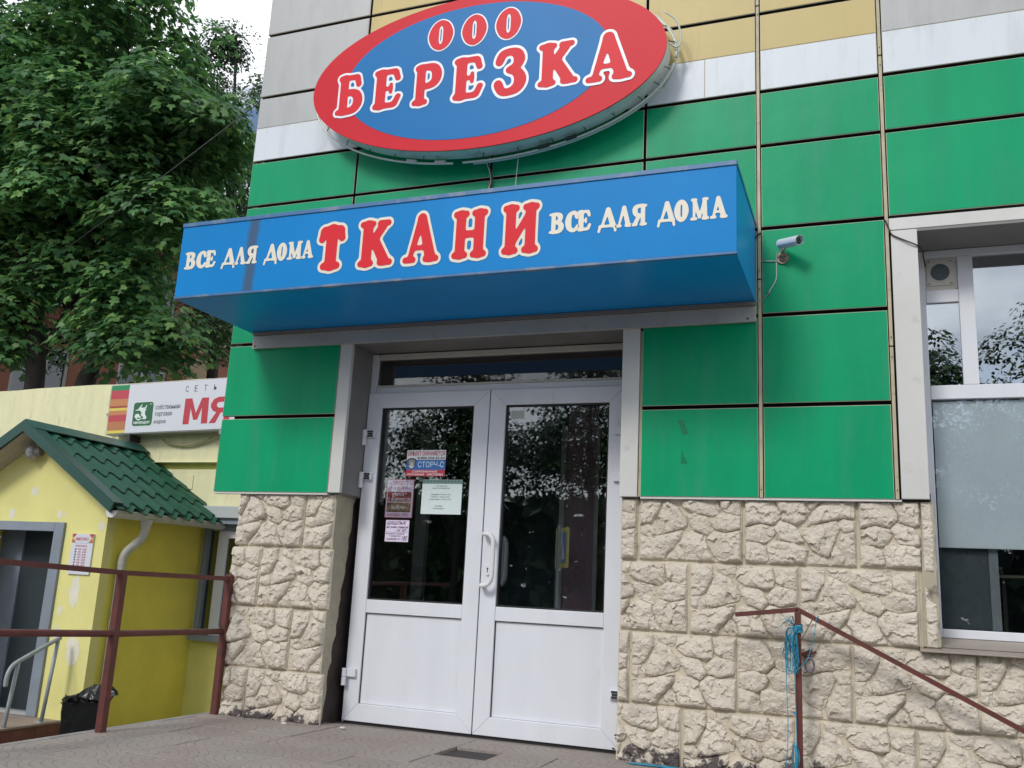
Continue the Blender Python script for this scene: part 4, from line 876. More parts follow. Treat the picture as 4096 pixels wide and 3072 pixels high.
rr_ = thing('stair_railing', (-.37, -.12, 0), 'rusty red stair handrail with a post beside the right stone wall', 'railing')
PX, PY = -.368, -.12
box('post', RUSTRED, rr_, PX - .015, PX + .015, PY - .015, PY + .015, -.02, .838, bevel=.003)
MB().tube([(PX - .312, PY, .806), (PX, PY, .847)], .0165, 4).build('top_rail', RUSTRED, rr_)
MB().tube([(PX - .004, PY, .850), (PX + 1.0, PY - .0, .352), (PX + 1.5, PY, .105)], .0165, 4).build('hand_rail', RUSTRED, rr_)
box('post', RUSTRED, rr_, PX + 1.33, PX + 1.36, PY - .015, PY + .015, -.56, .175, bevel=.003)
MB().tube([(PX, PY + .012, .60), (PX + .02, .045, .612)], .012, 6).build('wall_anchor', RUSTY, rr_)
for q, (dx_, dz_) in enumerate(((.03, .63), (.055, .64), (.045, .61), (.075, .632))): MB().tube([(PX + .01, -.03, .625), (PX + dx_ * .8, -.01, dz_), (PX + dx_, .02, dz_ + .004)], .007, 6).build('anchor_scrap', RUSTRED, rr_)
tr_ = MB().tube([(PX + .050 + .022 * math.cos(a), -.06, .575 + .034 * math.sin(a)) for a in [i * math.pi / 8 for i in range(17)]], .006, 8)
tag(tr_.build('wound_ring', mat('mauve_ring', (.16, .12, .18), rough=.5), None, smooth=True), 'dull mauve wire ring hanging behind the stair railing post', 'ring')

# blue twine on the post
tw = thing('blue_twine', (PX, PY, .2), 'turquoise twine knotted round the stair railing post with long loose ends', 'twine')
R2 = random.Random(21)
wr = MB()
for i in range(9):
    z = .772 - i * .0048; wr.tube([(PX + .023 * math.cos(a), PY + .023 * math.sin(a), z + .004 * math.sin(a * 1.0 + i)) for a in [k * math.pi / 6 for k in range(13)]], .0027, 6)
wr.build('winding', TWINE, tw, smooth=True)
for i in range(22):
    x = PX - .012 - R2.random() * .05; zl = R2.uniform(.52, .66); y = PY - .028 - R2.random() * .015
    MB().tube(smoothpath([(PX - .008, PY - .024, .765), (x + .01, y, .748), (x + R2.uniform(-.012, .012), y - .004, .69), (x + R2.uniform(-.02, .015), y, zl + .03), (x + .008 + R2.uniform(-.01, .02), y, zl), (x + .018, y + .004, zl + .05), (x + .014, y, .72)], 4), .0015, 5).build('strand', TWINE if i % 5 else TWINE_D, tw, smooth=True)
for i in range(7):
    a = R2.uniform(1.6, 3.6); Lh = R2.uniform(.03, .07)
    MB().tube(smoothpath([(PX - .015, PY - .024, .768), (PX - .02 + Lh * .5 * math.cos(a), PY - .03, .772 + Lh * .6 * math.sin(a) + .01), (PX - .02 + Lh * math.cos(a), PY - .03, .765 + Lh * math.sin(a) - .02)], 4), .0017, 5).build('strand', TWINE_D if i % 2 else TWINE, tw, smooth=True)
for pts in ([(PX - .052, PY - .03, .75), (PX - .056, PY - .035, .5), (PX - .052, PY - .035, .3), (PX - .058, PY - .035, .15), (PX - .075, PY - .04, .02)],
            [(PX - .020, PY - .03, .75), (PX - .016, PY - .035, .5), (PX - .012, PY - .035, .25), (PX - .014, PY - .03, .08)],
            [(PX - .05, PY - .03, .74), (PX - .058, PY - .035, .62), (PX - .04, PY - .037, .555), (PX - .01, PY - .037, .55), (PX + .04, PY - .034, .60), (PX + .07, PY - .030, .68), (PX + .088, PY - .022, .78), (PX + .092, PY - .02, .806), (PX + .10, PY + .004, .820), (PX + .094, PY + .022, .803)]):
    MB().tube(smoothpath(pts, 6), .0021, 6).build('strand', TWINE, tw, smooth=True)
for i in range(12):
    x = PX - .03 + R2.random() * .025
    MB().tube(smoothpath([(x, PY - .03, .18 + R2.random() * .04), (x + R2.uniform(-.01, .02), PY - .04, .13), (x + R2.uniform(-.02, .01), PY - .035, .06 + R2.random() * .03), (x + R2.uniform(-.03, .01), PY - .03, -.0)], 4), .0016, 5).build('strand', TWINE if i % 4 else TWINE_D, tw, smooth=True)
MB().tube([(PX - .022, PY - .034, .352), (PX - .016, PY - .036, .340)], .006, 6).build('strand', TWINE, tw)
tag(MB().tube([(PX + .012, PY, .69), (PX + .075, PY + .01, .81)], .0025, 6).build('stay_wire', mat('dull_wire', (.14, .12, .10), rough=.5), None), 'thin dull wire stretched from the stair post up to the handrail', 'wire')
fl = thing('twine_on_floor', (-1.15, -.05, 0), 'flat strands of turquoise twine lying on the porch floor by the wall', 'twine')
for i in range(14):
    y = -.035 - R2.random() * .03; MB().tube(smoothpath([(-1.26 + R2.random() * .06, y, .006), (-1.15, y + R2.uniform(-.01, .01), .009), (-1.06, y + R2.uniform(-.012, .012), .008), (-.98 + R2.random() * .05, y + R2.uniform(-.015, .015), .006)], 5), .0022, 5).build('strand', TWINE, fl, smooth=True)

# ================================================================ litter on the porch
LIT = mat('white_petal', (.70, .70, .68), rough=.6)
for i, (x, y, lab) in enumerate(((-3.05, .03, 'white scrap lying before the left door leaf'), (-3.42, -.05, 'white scrap lying at the foot of the stone pier'))):
    r3 = random.Random(i); pts = [(x + (.014 + .008 * r3.random()) * math.cos(a), y + (.010 + .008 * r3.random()) * math.sin(a)) for a in [k * math.pi / 5 for k in range(10)]]
    tag(MB().prism(pts, .001, .008, 'z').build('paper_scrap', LIT, None), lab, 'litter')
sp_ = MB(); r3 = random.Random(5)
for i in range(70):
    x, y = r3.uniform(-4.0, -1.4), r3.uniform(-1.7, .0); s_ = r3.uniform(.003, .009); a = r3.random() * 3
    sp_.add([(x + s_ * math.cos(a), y + s_ * math.sin(a), .002), (x + s_ * math.cos(a + 2), y + s_ * math.sin(a + 2), .004), (x + s_ * math.cos(a + 4), y + s_ * math.sin(a + 4), .003)], [(0, 1, 2)])
tag(sp_.build('petal_litter', LIT, None, kind='stuff'), 'tiny pale petals and crumbs scattered over the porch paving', 'litter')
wd = MB()
for i in range(9):
    x = -1.372 + r3.uniform(-.02, .015); z = r3.uniform(.03, .11) if i < 7 else .02; s_ = r3.uniform(.010, .018); a = r3.uniform(0, 6)
    wd.add([(x, .225, z), (x + s_ * math.cos(a + .4), .215, z + s_ * math.sin(a + .4)), (x + 1.5 * s_ * math.cos(a), .21, z + 1.5 * s_ * math.sin(a)), (x + s_ * math.cos(a - .4), .22, z + s_ * math.sin(a - .4))], [(0, 1, 2, 3)])
wdt = thing('small_weed', (-1.372, .225, 0), 'small green weed growing in the corner of the right door leaf', 'plant')
wd.build('leaves', mat('weed_green', (.05, .10, .03), rough=.6), wdt); MB().tube([(-1.372, .225, -.008), (-1.370, .222, .06), (-1.368, .222, .105)], .0015, 5).build('stem', MATS['weed_green'], wdt)

# ================================================================ yellow neighbour building
YG = -7.343
YEL = mat('pale_yellow_render', (.76, .72, .28), rough=.85, var=.06, vscale=2.5, dirt=(.70, .69, .60), dscale=2.6, dlo=.60, dhi=.68, bump=.25, bscale=60, bdist=.003)
MUST = mat('mustard_side_render', (.80, .71, .12), rough=.85, var=.07, vscale=3, bump=.25, bscale=60, bdist=.003)
LIME = mat('yellow_back_render', (.74, .71, .22), rough=.85, var=.06, vscale=3, dirt=(.34, .32, .10), dscale=5, dlo=.6, dhi=.8)
PARA = mat('cream_parapet_sheet', (.74, .72, .45), rough=.7, var=.05, vscale=3, dirt=(.50, .47, .34), dscale=5, dlo=.58, dhi=.8, stretch=(3, 3, .6), bump=.3, bscale=9, bdist=.02)
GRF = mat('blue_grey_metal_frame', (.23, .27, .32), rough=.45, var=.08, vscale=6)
ROOFG = mat('dark_green_metal_tile', (.012, .085, .052), rough=.5, spec=.3, var=.12, vscale=5, dirt=(.03, .095, .075), dscale=4, dlo=.55, dhi=.8)
FASC = mat('deep_green_barge_board', (.006, .060, .045), rough=.4, var=.08, vscale=4)
SOFF = mat('beige_soffit_boards', (.42, .37, .30), rough=.7, var=.08, vscale=5)
nb = thing('yellow_building', (-8.4, 2.3, -.75), 'pale yellow single-storey shop with a gabled entrance under a green metal tile roof', 'building')
SL = .624; RX, RZ = -8.362, 2.376
gz = lambda x: RZ - .10 - SL * abs(x - RX)
mb = MB(); mb.prism([(YG, 1.337), (YG, gz(YG)), (RX, gz(RX)), (-9.38, gz(-9.38)), (-9.38, 1.337)], 2.3, 2.42); mb.box(-7.886, YG, 2.3, 2.42, -.75, 1.3369); mb.box(-9.38, -9.10, 2.3, 2.42, -.75, 1.3369)
mb.build('front_wall', YEL, nb)
MB().box(YG - .15, YG - .0005, 2.4205, 3.80, -.75, 1.70).build('side_wall', MUST, nb); box('side_wall', MUST, nb, -9.38, -9.24, 2.4205, 3.8, -.75, 1.7)
mb = MB(); mb.box(-22, -9.3, 3.80, 4.0, -.75, 2.1); mb.box(-9.3, YG, 3.80, 4.0, 1.6, 2.1); mb.box(YG, -4.3, 3.80, 4.0, -.75, .142); mb.box(YG, -7.300, 3.80, 4.0, .142, 1.66); mb.box(-5.6, -4.3, 3.80, 4.0, .142, 1.66); mb.build('back_wall', LIME, nb)
# parapet band with gently wavy top edge and vertical sheet seams
pts = [(-22, 2.172)] + [(-4.3, 2.172)]
tp = []; r3 = random.Random(4); x = -4.3
while x > -22: tp.append((x, 3.235 + .0163 * (x + 9.1) - .06 + r3.uniform(-.008, .008))); x -= .33
MB().prism(pts + tp, 3.70, 3.79).build('parapet', PARA, nb)
MB().prism([(-22, 2.172), (-4.3, 2.172), (-4.3, 2.176), (-22, 2.176)], 3.66, 3.699).build('parapet_drip', PARA, nb)
box('wall_band', PARA, nb, -22, -4.3, 3.74, 3.799, 1.66, 2.100, bevel=.01)
box('band_recess', LIME, nb, -22, -4.3, 3.765, 3.799, 2.1005, 2.1715)
box('flat_roof', CONCRETE, nb, -22, -4.3, 3.80, 13, 2.75, 2.85)
box('window_hood', mat('light_metal_hood', (.46, .49, .50), rough=.4), nb, -7.32, -4.3, 3.60, 3.79, 1.52, 1.655, bevel=.006)
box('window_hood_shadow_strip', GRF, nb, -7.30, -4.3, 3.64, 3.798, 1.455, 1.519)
r6_ = random.Random(31)
for x, z, a, b in ((-7.64, .64, .075, .155), (-7.55, .06, .085, .14), (-8.68, 1.41, .05, .06), (-8.00, 1.42, .035, .04), (-7.41, 1.31, .045, .05), (-7.47, 1.60, .035, .085), (-8.40, 1.66, .05, .045), (-7.80, .45, .03, .05)):
    MB().prism([(x + a * (1 + r6_.uniform(-.25, .25)) * math.cos(t), z + b * (1 + r6_.uniform(-.22, .22)) * math.sin(t)) for t in [i * math.pi / 9 for i in range(18)]], 2.2985, 2.2995).build('paint_patch', mat('white_filler_patch', (.74, .72, .58), rough=.9, var=.08), nb)
# back window
f = MB(); f.box(-7.298, -7.225, 3.76, 3.86, .205, 1.454); f.box(-5.67, -5.6, 3.76, 3.86, .205, 1.454); f.box(-7.224, -5.671, 3.76, 3.86, 1.386, 1.454)
w = f.build('window', GRF, nb); box('sill', GRF, w, -7.30, -5.6, 3.70, 3.86, .145, .204)
f = MB(); f.box(-7.105, -6.975, 3.785, 3.85, .205, 1.385); f.box(-6.974, -6.3, 3.785, 3.85, .205, .30); f.box(-6.974, -6.3, 3.785, 3.85, 1.30, 1.385); f.box(-6.29, -6.2, 3.785, 3.85, .205, 1.385); f.build('sash', PVC, w, bevel=.006)
NG = glass('neighbour_glass', .12, (.4, .45, .4)); box('pane', NG, w, -7.224, -7.106, 3.81, 3.815, .205, 1.385); box('pane', NG, w, -6.973, -6.3, 3.81, 3.815, .301, 1.299)
box('curtain', mat('faded_curtain', (.24, .22, .20), rough=.9, var=.2, vscale=8), w, -7.224, -6.2, 3.87, 3.88, .205, 1.385)
# door
f = MB(); f.box(-8.018, -7.888, 2.27, 2.36, -.602, 1.335); f.box(-9.098, -8.97, 2.27, 2.36, -.602, 1.335); f.box(-8.969, -8.019, 2.27, 2.36, 1.240, 1.335)
d = f.build('door_frame', GRF, nb, bevel=.004)
box('door_step_profile', mat('pale_metal_sill', (.40, .42, .42), rough=.4), d, -8.969, -8.019, 2.29, 2.38, -.602, -.57)
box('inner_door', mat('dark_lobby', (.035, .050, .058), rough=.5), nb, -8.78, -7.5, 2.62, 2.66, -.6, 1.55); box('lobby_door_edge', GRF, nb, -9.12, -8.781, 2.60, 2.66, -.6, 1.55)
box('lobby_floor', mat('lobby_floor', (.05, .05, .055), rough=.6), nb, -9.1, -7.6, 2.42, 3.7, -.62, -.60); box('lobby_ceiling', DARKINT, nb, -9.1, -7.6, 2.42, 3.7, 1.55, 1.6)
box('door_leaf', mat('pale_door_leaf', (.50, .50, .48), rough=.5), nb, -9.01, -8.965, 1.42, 2.262, -.59, 1.235)
MB().tube([(-8.96, 2.0, 1.16), (-8.72, 2.24, 1.16)], .011, 6).build('door_closer_arm', PVC, nb)
# metal tile roof: both slopes, waves along y and stepped courses down the slope
def slope(sgn, name):
    """overlapping pressed courses, each lower edge scalloped and lifted over the next"""
    mb = MB(); ny, nx = 150, 8; Y0, Y1, run, pitch = 2.02, 3.74, 1.372, .278; s0 = -.08
    while s0 < run - .01:
        sa, sb = max(0, s0), min(run, s0 + pitch); V = []
        for i in range(nx + 1):
            for j in range(ny + 1):
                y = Y0 + (Y1 - Y0) * j / ny; wv = math.sin((y - 2.02) / .215 * 2 * math.pi); edge = min(1, max(0, (y - 2.10) / .05)); t = i / nx
                s_ = sa + (sb + .030 - sa) * t - .026 * wv * edge * t
                V.append((RX + sgn * s_, y, RZ - .035 - SL * s_ + .016 * wv * edge + .020 * ((s_ - s0) / pitch)))
        F = [((i * (ny + 1) + j, i * (ny + 1) + j + 1, (i + 1) * (ny + 1) + j + 1, (i + 1) * (ny + 1) + j)[::1 if sgn < 0 else -1]) for i in range(nx) for j in range(ny)]
        n0 = len(V); low = [(x, y, z - .012) for x, y, z in V[-(ny + 1):]]     # folded lip
        F += [(nx * (ny + 1) + j, nx * (ny + 1) + j + 1, n0 + j + 1, n0 + j) for j in range(ny)]
        mb.add(V + low, F); s0 += pitch
    return mb.build(name, ROOFG, nb, smooth=False)
slope(1, 'roof'); slope(-1, 'roof')
MB().prism([(RX - .16, RZ - .085), (RX, RZ + .010), (RX + .16, RZ - .085), (RX + .16, RZ - .075), (RX, RZ + .022), (RX - .16, RZ - .075)], 2.0, 3.78).build('ridge_cap', mat('ridge_green', (.024, .095, .075), rough=.42, var=.1, vscale=6), nb)
for sgn in (1, -1):
    ex = RX + sgn * 1.372; ez = RZ - SL * 1.372
    MB().prism([(RX, RZ + .004), (ex, ez + .004), (ex - sgn * .045, ez - .085), (RX, RZ - .112)], 1.985, 2.012).build('barge_board', FASC, nb)
    MB().prism([(RX, RZ + .012), (ex, ez + .012), (ex, ez + .006), (RX, RZ + .0045)], 1.985, 2.13).build('barge_flashing', FASC, nb)
    mb = MB()
    for k in range(3): y0 = 2.014 + k * .095; mb.prism([(RX, RZ - .115), (ex - sgn * .06, ez - .082), (ex - sgn * .06, ez - .092), (RX, RZ - .127)], y0, y0 + .092)
    mb.build('soffit_boards', SOFF, nb)
box('eaves_board', mat('weathered_eaves_board', (.20, .17, .15), rough=.9, var=.2, vscale=10), nb, -7.34, -7.06, 2.301, 3.70, 1.452, 1.462)
box('eaves_board', MATS['weathered_eaves_board'], nb, -7.10, -7.085, 2.03, 3.70, 1.4625, 1.535)
# gutter and downpipe
g = MB(); gy0, gy1, gx, gzz, gr = 2.05, 3.86, -7.062, 1.452, .070; N_ = 14; vs = []
for y, dz in ((gy0, .0), (gy1, .012)):
    for q in (gr, gr - .004):
        for i in range(N_ + 1): a = math.pi + math.pi * i / N_; vs.append((gx + q * math.cos(a), y, gzz + dz + q * math.sin(a)))
W_ = N_ + 1; fs = []
for i in range(N_): fs += [(i, 2 * W_ + i, 2 * W_ + i + 1, i + 1), (W_ + i, W_ + i + 1, 3 * W_ + i + 1, 3 * W_ + i)]
GUT = mat('aged_white_gutter', (.52, .53, .48), rough=.4, var=.08, vscale=6, dirt=(.32, .30, .24), dscale=8, dlo=.6, dhi=.85)
gt = g.add(vs, fs).build('gutter', GUT, nb, smooth=True)
MB().tube([(gx + gr, gy0, gzz + .002), (gx + gr, gy1, gzz + .014)], .007, 8).build('gutter_lip', GUT, gt)
MB().prism([(gx + gr * math.cos(math.pi + math.pi * i / 12), gzz + gr * math.sin(math.pi + math.pi * i / 12)) for i in range(13)], gy0 - .006, gy0).build('gutter_end_cap', mat('white_plastic_cap', (.72, .74, .76), rough=.3), gt)
for y in (2.42, 3.0, 3.35, 3.68):
    MB().tube([(gx + (gr + .003) * math.cos(math.pi + math.pi * i / 8), y, gzz + .005 + (gr + .003) * math.sin(math.pi + math.pi * i / 8)) for i in range(9)], .004, 5).build('gutter_joint', GUT, gt)
pp = smoothpath([(-7.062, 2.55, 1.39), (-7.064, 2.55, 1.30), (-7.09, 2.55, 1.22), (-7.16, 2.54, 1.15), (-7.24, 2.53, 1.08), (-7.285, 2.52, 1.0), (-7.290, 2.52, .90), (-7.290, 2.52, .5), (-7.290, 2.52, -.2), (-7.290, 2.52, -.72)], 5)
dp = MB().tube(pp, .043, 14).build('downpipe', GUT, nb, smooth=True)
MB().tube([(-7.062, 2.55, 1.40), (-7.062, 2.55, 1.36), (-7.064, 2.55, 1.32)], .06, 14, rr=[.068, .058, .046]).build('outlet', GUT, dp)
for p0, p1 in (((-7.064, 2.55, 1.325), (-7.065, 2.55, 1.30)), ((-7.14, 2.543, 1.165), (-7.155, 2.541, 1.152)), ((-7.29, 2.52, .955), (-7.29, 2.52, .925))): MB().tube([p0, p1], .047, 14).build('pipe_collar', GUT, dp)
for z in (.35, -.35): MB().tube([(-7.29, 2.52, z), (-7.29, 2.52, z + .02)], .048, 14).build('pipe_collar', GUT, dp)
# junction box scrap and conduit on the wall
tag(MB().tube(smoothpath([(-8.0, 3.66, 2.45), (-7.9, 3.66, 2.40), (-7.65, 3.66, 2.375), (-7.4, 3.66, 2.41), (-7.2, 3.64, 2.48), (-7.05, 3.60, 2.52)], 6), .012, 6).build('wall_conduit', mat('tan_conduit', (.36, .32, .17), rough=.7), None, smooth=True), 'tan cable looping along the cream parapet under the lightbox sign', 'cable')
tag(MB().tube(smoothpath([(-8.93, 3.68, 3.15), (-8.92, 3.67, 2.92), (-8.90, 3.66, 2.80), (-8.93, 3.66, 2.78), (-8.90, 3.66, 2.74), (-8.88, 3.66, 2.6), (-8.79, 3.66, 2.5)], 6), .008, 6).build('sign_cable', MATS['tan_conduit'], None, smooth=True), 'knotted tan cable hanging left of the lightbox sign', 'cable')
box('wall_patch', PARA, nb, -7.60, -7.53, 3.73, 3.7395, 1.86, 2.03)

# ---------------- lightbox sign
ls = thing('lightbox_sign', (-8.756, 3.56, 2.80), 'long white lightbox sign with striped end and red lettering above the yellow shop', 'sign')
ls.rotation_euler = (0, math.radians(-1.3), 0)
box('sign_box', mat('sign_frame_metal', (.40, .41, .39), rough=.4, dirt=(.25, .24, .2), dscale=12), ls, -8.756, -4.6, 3.505, 3.64, 2.486, 3.116, bevel=.006)
box('sign_face', mat('white_sign_face', (.66, .68, .74), rough=.35), ls, -8.738, -4.62, 3.498, 3.504, 2.50, 3.102)
SY = 3.4975
cols = {'g': (.0, .25, .08), 'r': (.50, .05, .07), 'o': (.55, .22, .08), 'd': (.36, .05, .04), 'y': (.72, .60, .10), 'b': (.46, .18, .07)}
for a, b, c in ((3.102, 3.04, 'g'), (3.04, 2.93, 'r'), (2.93, 2.842, 'o'), (2.842, 2.817, 'd'), (2.817, 2.784, 'y'), (2.784, 2.731, 'o'), (2.731, 2.646, 'r'), (2.646, 2.537, 'b'), (2.537, 2.501, 'y')):
    box('stripe', mat('stripe_' + {'g': 'green', 'r': 'red', 'o': 'orange', 'd': 'dark_red', 'y': 'yellow', 'b': 'brown_orange'}[c], cols[c], rough=.35), ls, -8.737, -8.461, SY - .0010, SY - .0002, b + .0003, a - .0003)
def rrect(x0, x1, z0, z1, r, n=5):
    P = []
    for cx, cz, a0 in ((x1 - r, z1 - r, 0), (x0 + r, z1 - r, 90), (x0 + r, z0 + r, 180), (x1 - r, z0 + r, 270)):
        for i in range(n + 1): a = math.radians(a0 + 90 * i / n); P.append((cx + r * math.cos(a), cz + r * math.sin(a)))
    return P
MB().prism(rrect(-8.366, -8.050, 2.572, 2.880, .04), SY - .0010, SY - .0002).build('logo_ground', mat('logo_pale', (.70, .80, .76), rough=.35), ls)
MB().prism(rrect(-8.358, -8.058, 2.580, 2.872, .035), SY - .0018, SY - .0011).build('logo_ground', mat('logo_green', (.015, .12, .045), rough=.35), ls)
def lg(P): return [(-8.358 + ((x - (865 - (y - 490) * .176)) / 655.) * .300, 2.872 - (y - 482 + (x - 865) * .03) / 850. * .292) for x, y in P]
BULL = [[(865, 770), (985, 725), (1030, 655), (1090, 590), (1130, 545), (1140, 562), (1110, 620), (1070, 665), (1130, 668), (1190, 670), (1230, 650), (1260, 590), (1288, 565), (1275, 640), (1240, 700), (1215, 720), (1282, 742), (1235, 752), (1215, 790), (1195, 870), (1205, 940), (1238, 1010), (1225, 1062), (1180, 1097), (1130, 1090), (1080, 1062), (1118, 1042), (1125, 1000), (1080, 980), (1050, 905), (1088, 880), (1060, 810), (1015, 762), (960, 778)],
        [(848, 925), (930, 890), (990, 898), (1010, 950), (1052, 1010), (1040, 1042), (1010, 1042), (970, 1022), (930, 1030), (900, 1070), (1000, 1076), (1100, 1052), (1060, 1085), (938, 1138), (880, 1072), (838, 990), (872, 940)]]
for P in BULL: MB().add([(x, SY - .0026, z) for x, z in lg(P)], [tuple(range(len(P)))]).build('logo_bull', MATS['logo_pale'], ls)
text('кампродукт', -8.335, -8.085, 2.596, 2.636, SY - .0026, MATS['logo_pale'], ls, bold=.03)
text('тм', -8.115, -8.080, 2.838, 2.850, SY - .0026, MATS['logo_pale'], ls, bold=.02)
INK2 = mat('dark_slate_print', (.06, .08, .09), rough=.4)
text('собственная', -8.024, -7.659, 2.772, 2.832, SY - .0008, INK2, ls, bold=.01); text('торговая', -8.024, -7.770, 2.675, 2.735, SY - .0008, INK2, ls, bold=.01); text('марка', -8.024, -7.850, 2.585, 2.638, SY - .0008, INK2, ls, bold=.01)
for ch, x in (('С', -7.602), ('Е', -7.470), ('Т', -7.332), ('Ь', -7.190)): text(ch, x, x + .044, 2.966, 3.040, SY - .0008, INK2, ls)
RB = mat('sign_letter_red', (.50, .035, .055), rough=.35)
LM = [[(0, 0), (.02, 1), (.30, 1), (.5, .42), (.70, 1), (.98, 1), (1, 0), (.75, 0), (.73, .62), (.58, .16), (.42, .16), (.27, .62), (.25, 0)]]
LYA = [[(.72, 0), (1, 0), (1, 1), (.72, 1)], [(.72, .8), (.72, 1), (.42, 1), (.18, .93), (.05, .74), (.33, .70), (.37, .77), (.45, .8)], [(.33, .70), (.05, .74), (.06, .60), (.18, .46), (.34, .41), (.72, .38), (.72, .58), (.45, .58), (.36, .63)], [(.34, .41), (.02, 0), (.33, 0), (.56, .393)]]
for LP, x0, x1 in ((LM, -7.596, -7.238), (LYA, -7.222, -6.930)):
    mb = MB()
    for P in LP: mb.add([(x0 + u * (x1 - x0), SY - .0008, 2.572 + v * .312) for u, v in P], [tuple(range(len(P)))])
    mb.build('letter', RB, ls)
box('mounting_bracket', DARKP, ls, -8.42, -8.37, 3.50, 3.68, 2.40, 2.484); box('power_supply', mat('grey_supply_box', (.26, .30, .33), rough=.4), ls, -7.06, -6.80, 3.50, 3.60, 2.44, 2.484)

# ---------------- opening-hours plate, wall lamp
nt = thing('opening_hours_plate', (-7.76, 2.29, .813), 'tall white opening-hours plate with striped head on the yellow wall by the door', 'sign')
box('plate', mat('plate_white', (.66, .68, .76), rough=.35), nt, -7.760, -7.475, 2.282, 2.2965, .813, 1.224)
nY = 2.2815
for a, b, c in ((1.224, 1.200, 'r'), (1.200, 1.182, 'o'), (1.182, 1.168, 'y'), (1.168, 1.150, 'o'), (1.150, 1.132, 'b')): box('stripe', MATS['stripe_' + {'r': 'red', 'o': 'orange', 'y': 'yellow', 'b': 'brown_orange'}[c]], nt, -7.7595, -7.4755, nY - .0012, nY - .0002, b + .0002, a - .0002)
MB().prism([(-7.735, 1.178), (-7.700, 1.224), (-7.535, 1.224), (-7.500, 1.178), (-7.535, 1.131), (-7.700, 1.131)], nY - .0030, nY - .0014).build('hexagon', MATS['plate_white'], nt)
text('МЯСНКО', -7.705, -7.535, 1.155, 1.188, nY - .0036, RB, nt, bold=.03); text('РЕЖИМ РАБОТЫ', -7.700, -7.545, 1.092, 1.108, nY - .0008, RB, nt, bold=.01)
for i in range(7):
    z = 1.066 - i * .0268; box('day_mark', INK2 if i < 5 else RB, nt, -7.700, -7.682, nY - .0010, nY - .0002, z - .008, z + .009)
    text('9.00 - 20.00', -7.660, -7.548, z - .008, z + .009, nY - .0008, RB, nt, bold=.015)
text('без перерыва и выходных', -7.702, -7.562, .880, .888, nY - .0008, INK2, nt)
wl = thing('wall_lamp', (-8.40, 2.3, 2.07), 'small grey globe lamp on the yellow gable under the ridge', 'lamp')
MB().tube([(-8.40, 2.299, 2.085), (-8.40, 2.27, 2.085)], .045, 14).build('lamp_base', RUSTY, wl)
MB().tube([(-8.34, 2.24, 2.085), (-8.39, 2.22, 2.075)], .055, 14, rr=[.052, .058]).build('lamp_holder', mat('dull_lamp_metal', (.20, .19, .19), rough=.5, var=.3, vscale=30), wl)
gb = [(-8.39 - .10 * t, 2.22 - .03 * t, 2.075 - .012 * t) for t in (0, .1, .25, .45, .65, .82, .94, 1.0)]
MB().tube(gb, .07, 16, rr=[.050, .066, .078, .082, .074, .056, .032, .008]).build('lamp_globe', mat('dusty_lamp_glass', (.36, .37, .40), rough=.3, var=.4, vscale=20), wl, smooth=True)
MB().tube([(-8.40, 2.27, 2.085), (-8.36, 2.23, 2.085)], .02, 8).build('lamp_arm', RUSTY, wl)
# ---------------- entrance step, grey railing, bin
es = thing('entrance_step', (-8.5, 1.85, -.75), 'low tiled concrete step before the yellow shop door, brick-red front', 'step')
REDT = mat('brick_red_tile', (.16, .060, .045), rough=.7, var=.2, vscale=10); SLAB = mat('pinkish_step_top', (.30, .235, .20), rough=.8, var=.12, vscale=4)
box('step_core', CONCRETE, es, -9.6, -7.57, 1.42, 2.29, -.75, -.628); box('step_top', SLAB, es, -9.6, -7.545, 1.395, 2.292, -.627, -.605, bevel=.005)
for i in range(6): y0 = 1.40 + i * .148; box('riser_tile', REDT, es, -7.569, -7.556, y0, y0 + .145, -.749, -.629)
for i in range(13): x0 = -9.6 + i * .155; box('riser_tile', REDT, es, x0, x0 + .152, 1.405, 1.419, -.749, -.629)
gr_ = thing('grey_handrail', (-7.6, 1.9, -.6), 'grey painted tube handrail beside the yellow shop step', 'handrail')
MB().tube(smoothpath([(-7.6, 2.17, .190), (-7.6, 2.0, .115), (-7.6, 1.80, .025), (-7.6, 1.675, -.035), (-7.6, 1.625, -.090), (-7.6, 1.605, -.16), (-7.6, 1.606, -.24)], 5), .021, 10).build('rail', GREYPAINT, gr_, smooth=True)
MB().tube([(-7.6, 2.145, .175), (-7.6, 2.085, -.60)], .019, 10).build('post', GREYPAINT, gr_, smooth=True); MB().tube([(-7.6, 1.712, -.02), (-7.59, 1.640, -.72)], .019, 10).build('post', GREYPAINT, gr_, smooth=True)
box('foot_plate', GREYPAINT, gr_, -7.65, -7.56, 2.04, 2.13, -.6045, -.598)
BAG = mat('black_bin_liner', (.006, .007, .008), rough=.26, spec=.45, bump=.5, bscale=14, bdist=.03)
bn = thing('waste_bin', (-6.80, 1.78, -.75), 'square waste bin wrapped in a shiny black liner beside the yellow wall', 'bin')
def ringpts(h, z, jit, seed, cx=-6.80, cy=1.80, rot_=math.radians(40), n=10, tilt=0.0):
    r3 = random.Random(seed); o = []
    for s_ in range(4):
        for k in range(n):
            t = k / n; c0 = [(-1, -1), (1, -1), (1, 1), (-1, 1)][s_]; c1 = [(-1, -1), (1, -1), (1, 1), (-1, 1)][(s_ + 1) % 4]
            x = (c0[0] + (c1[0] - c0[0]) * t) * h; y = (c0[1] + (c1[1] - c0[1]) * t) * h; x *= 1 - .06 * (abs(t - 0) < .01); j = r3.uniform(-jit, jit)
            X, Y = x * math.cos(rot_) - y * math.sin(rot_), x * math.sin(rot_) + y * math.cos(rot_); q = 1 + j
            o.append((cx + X * q, cy + Y * q, z + tilt * (Y) + r3.uniform(-jit, jit) * .28))
    return o
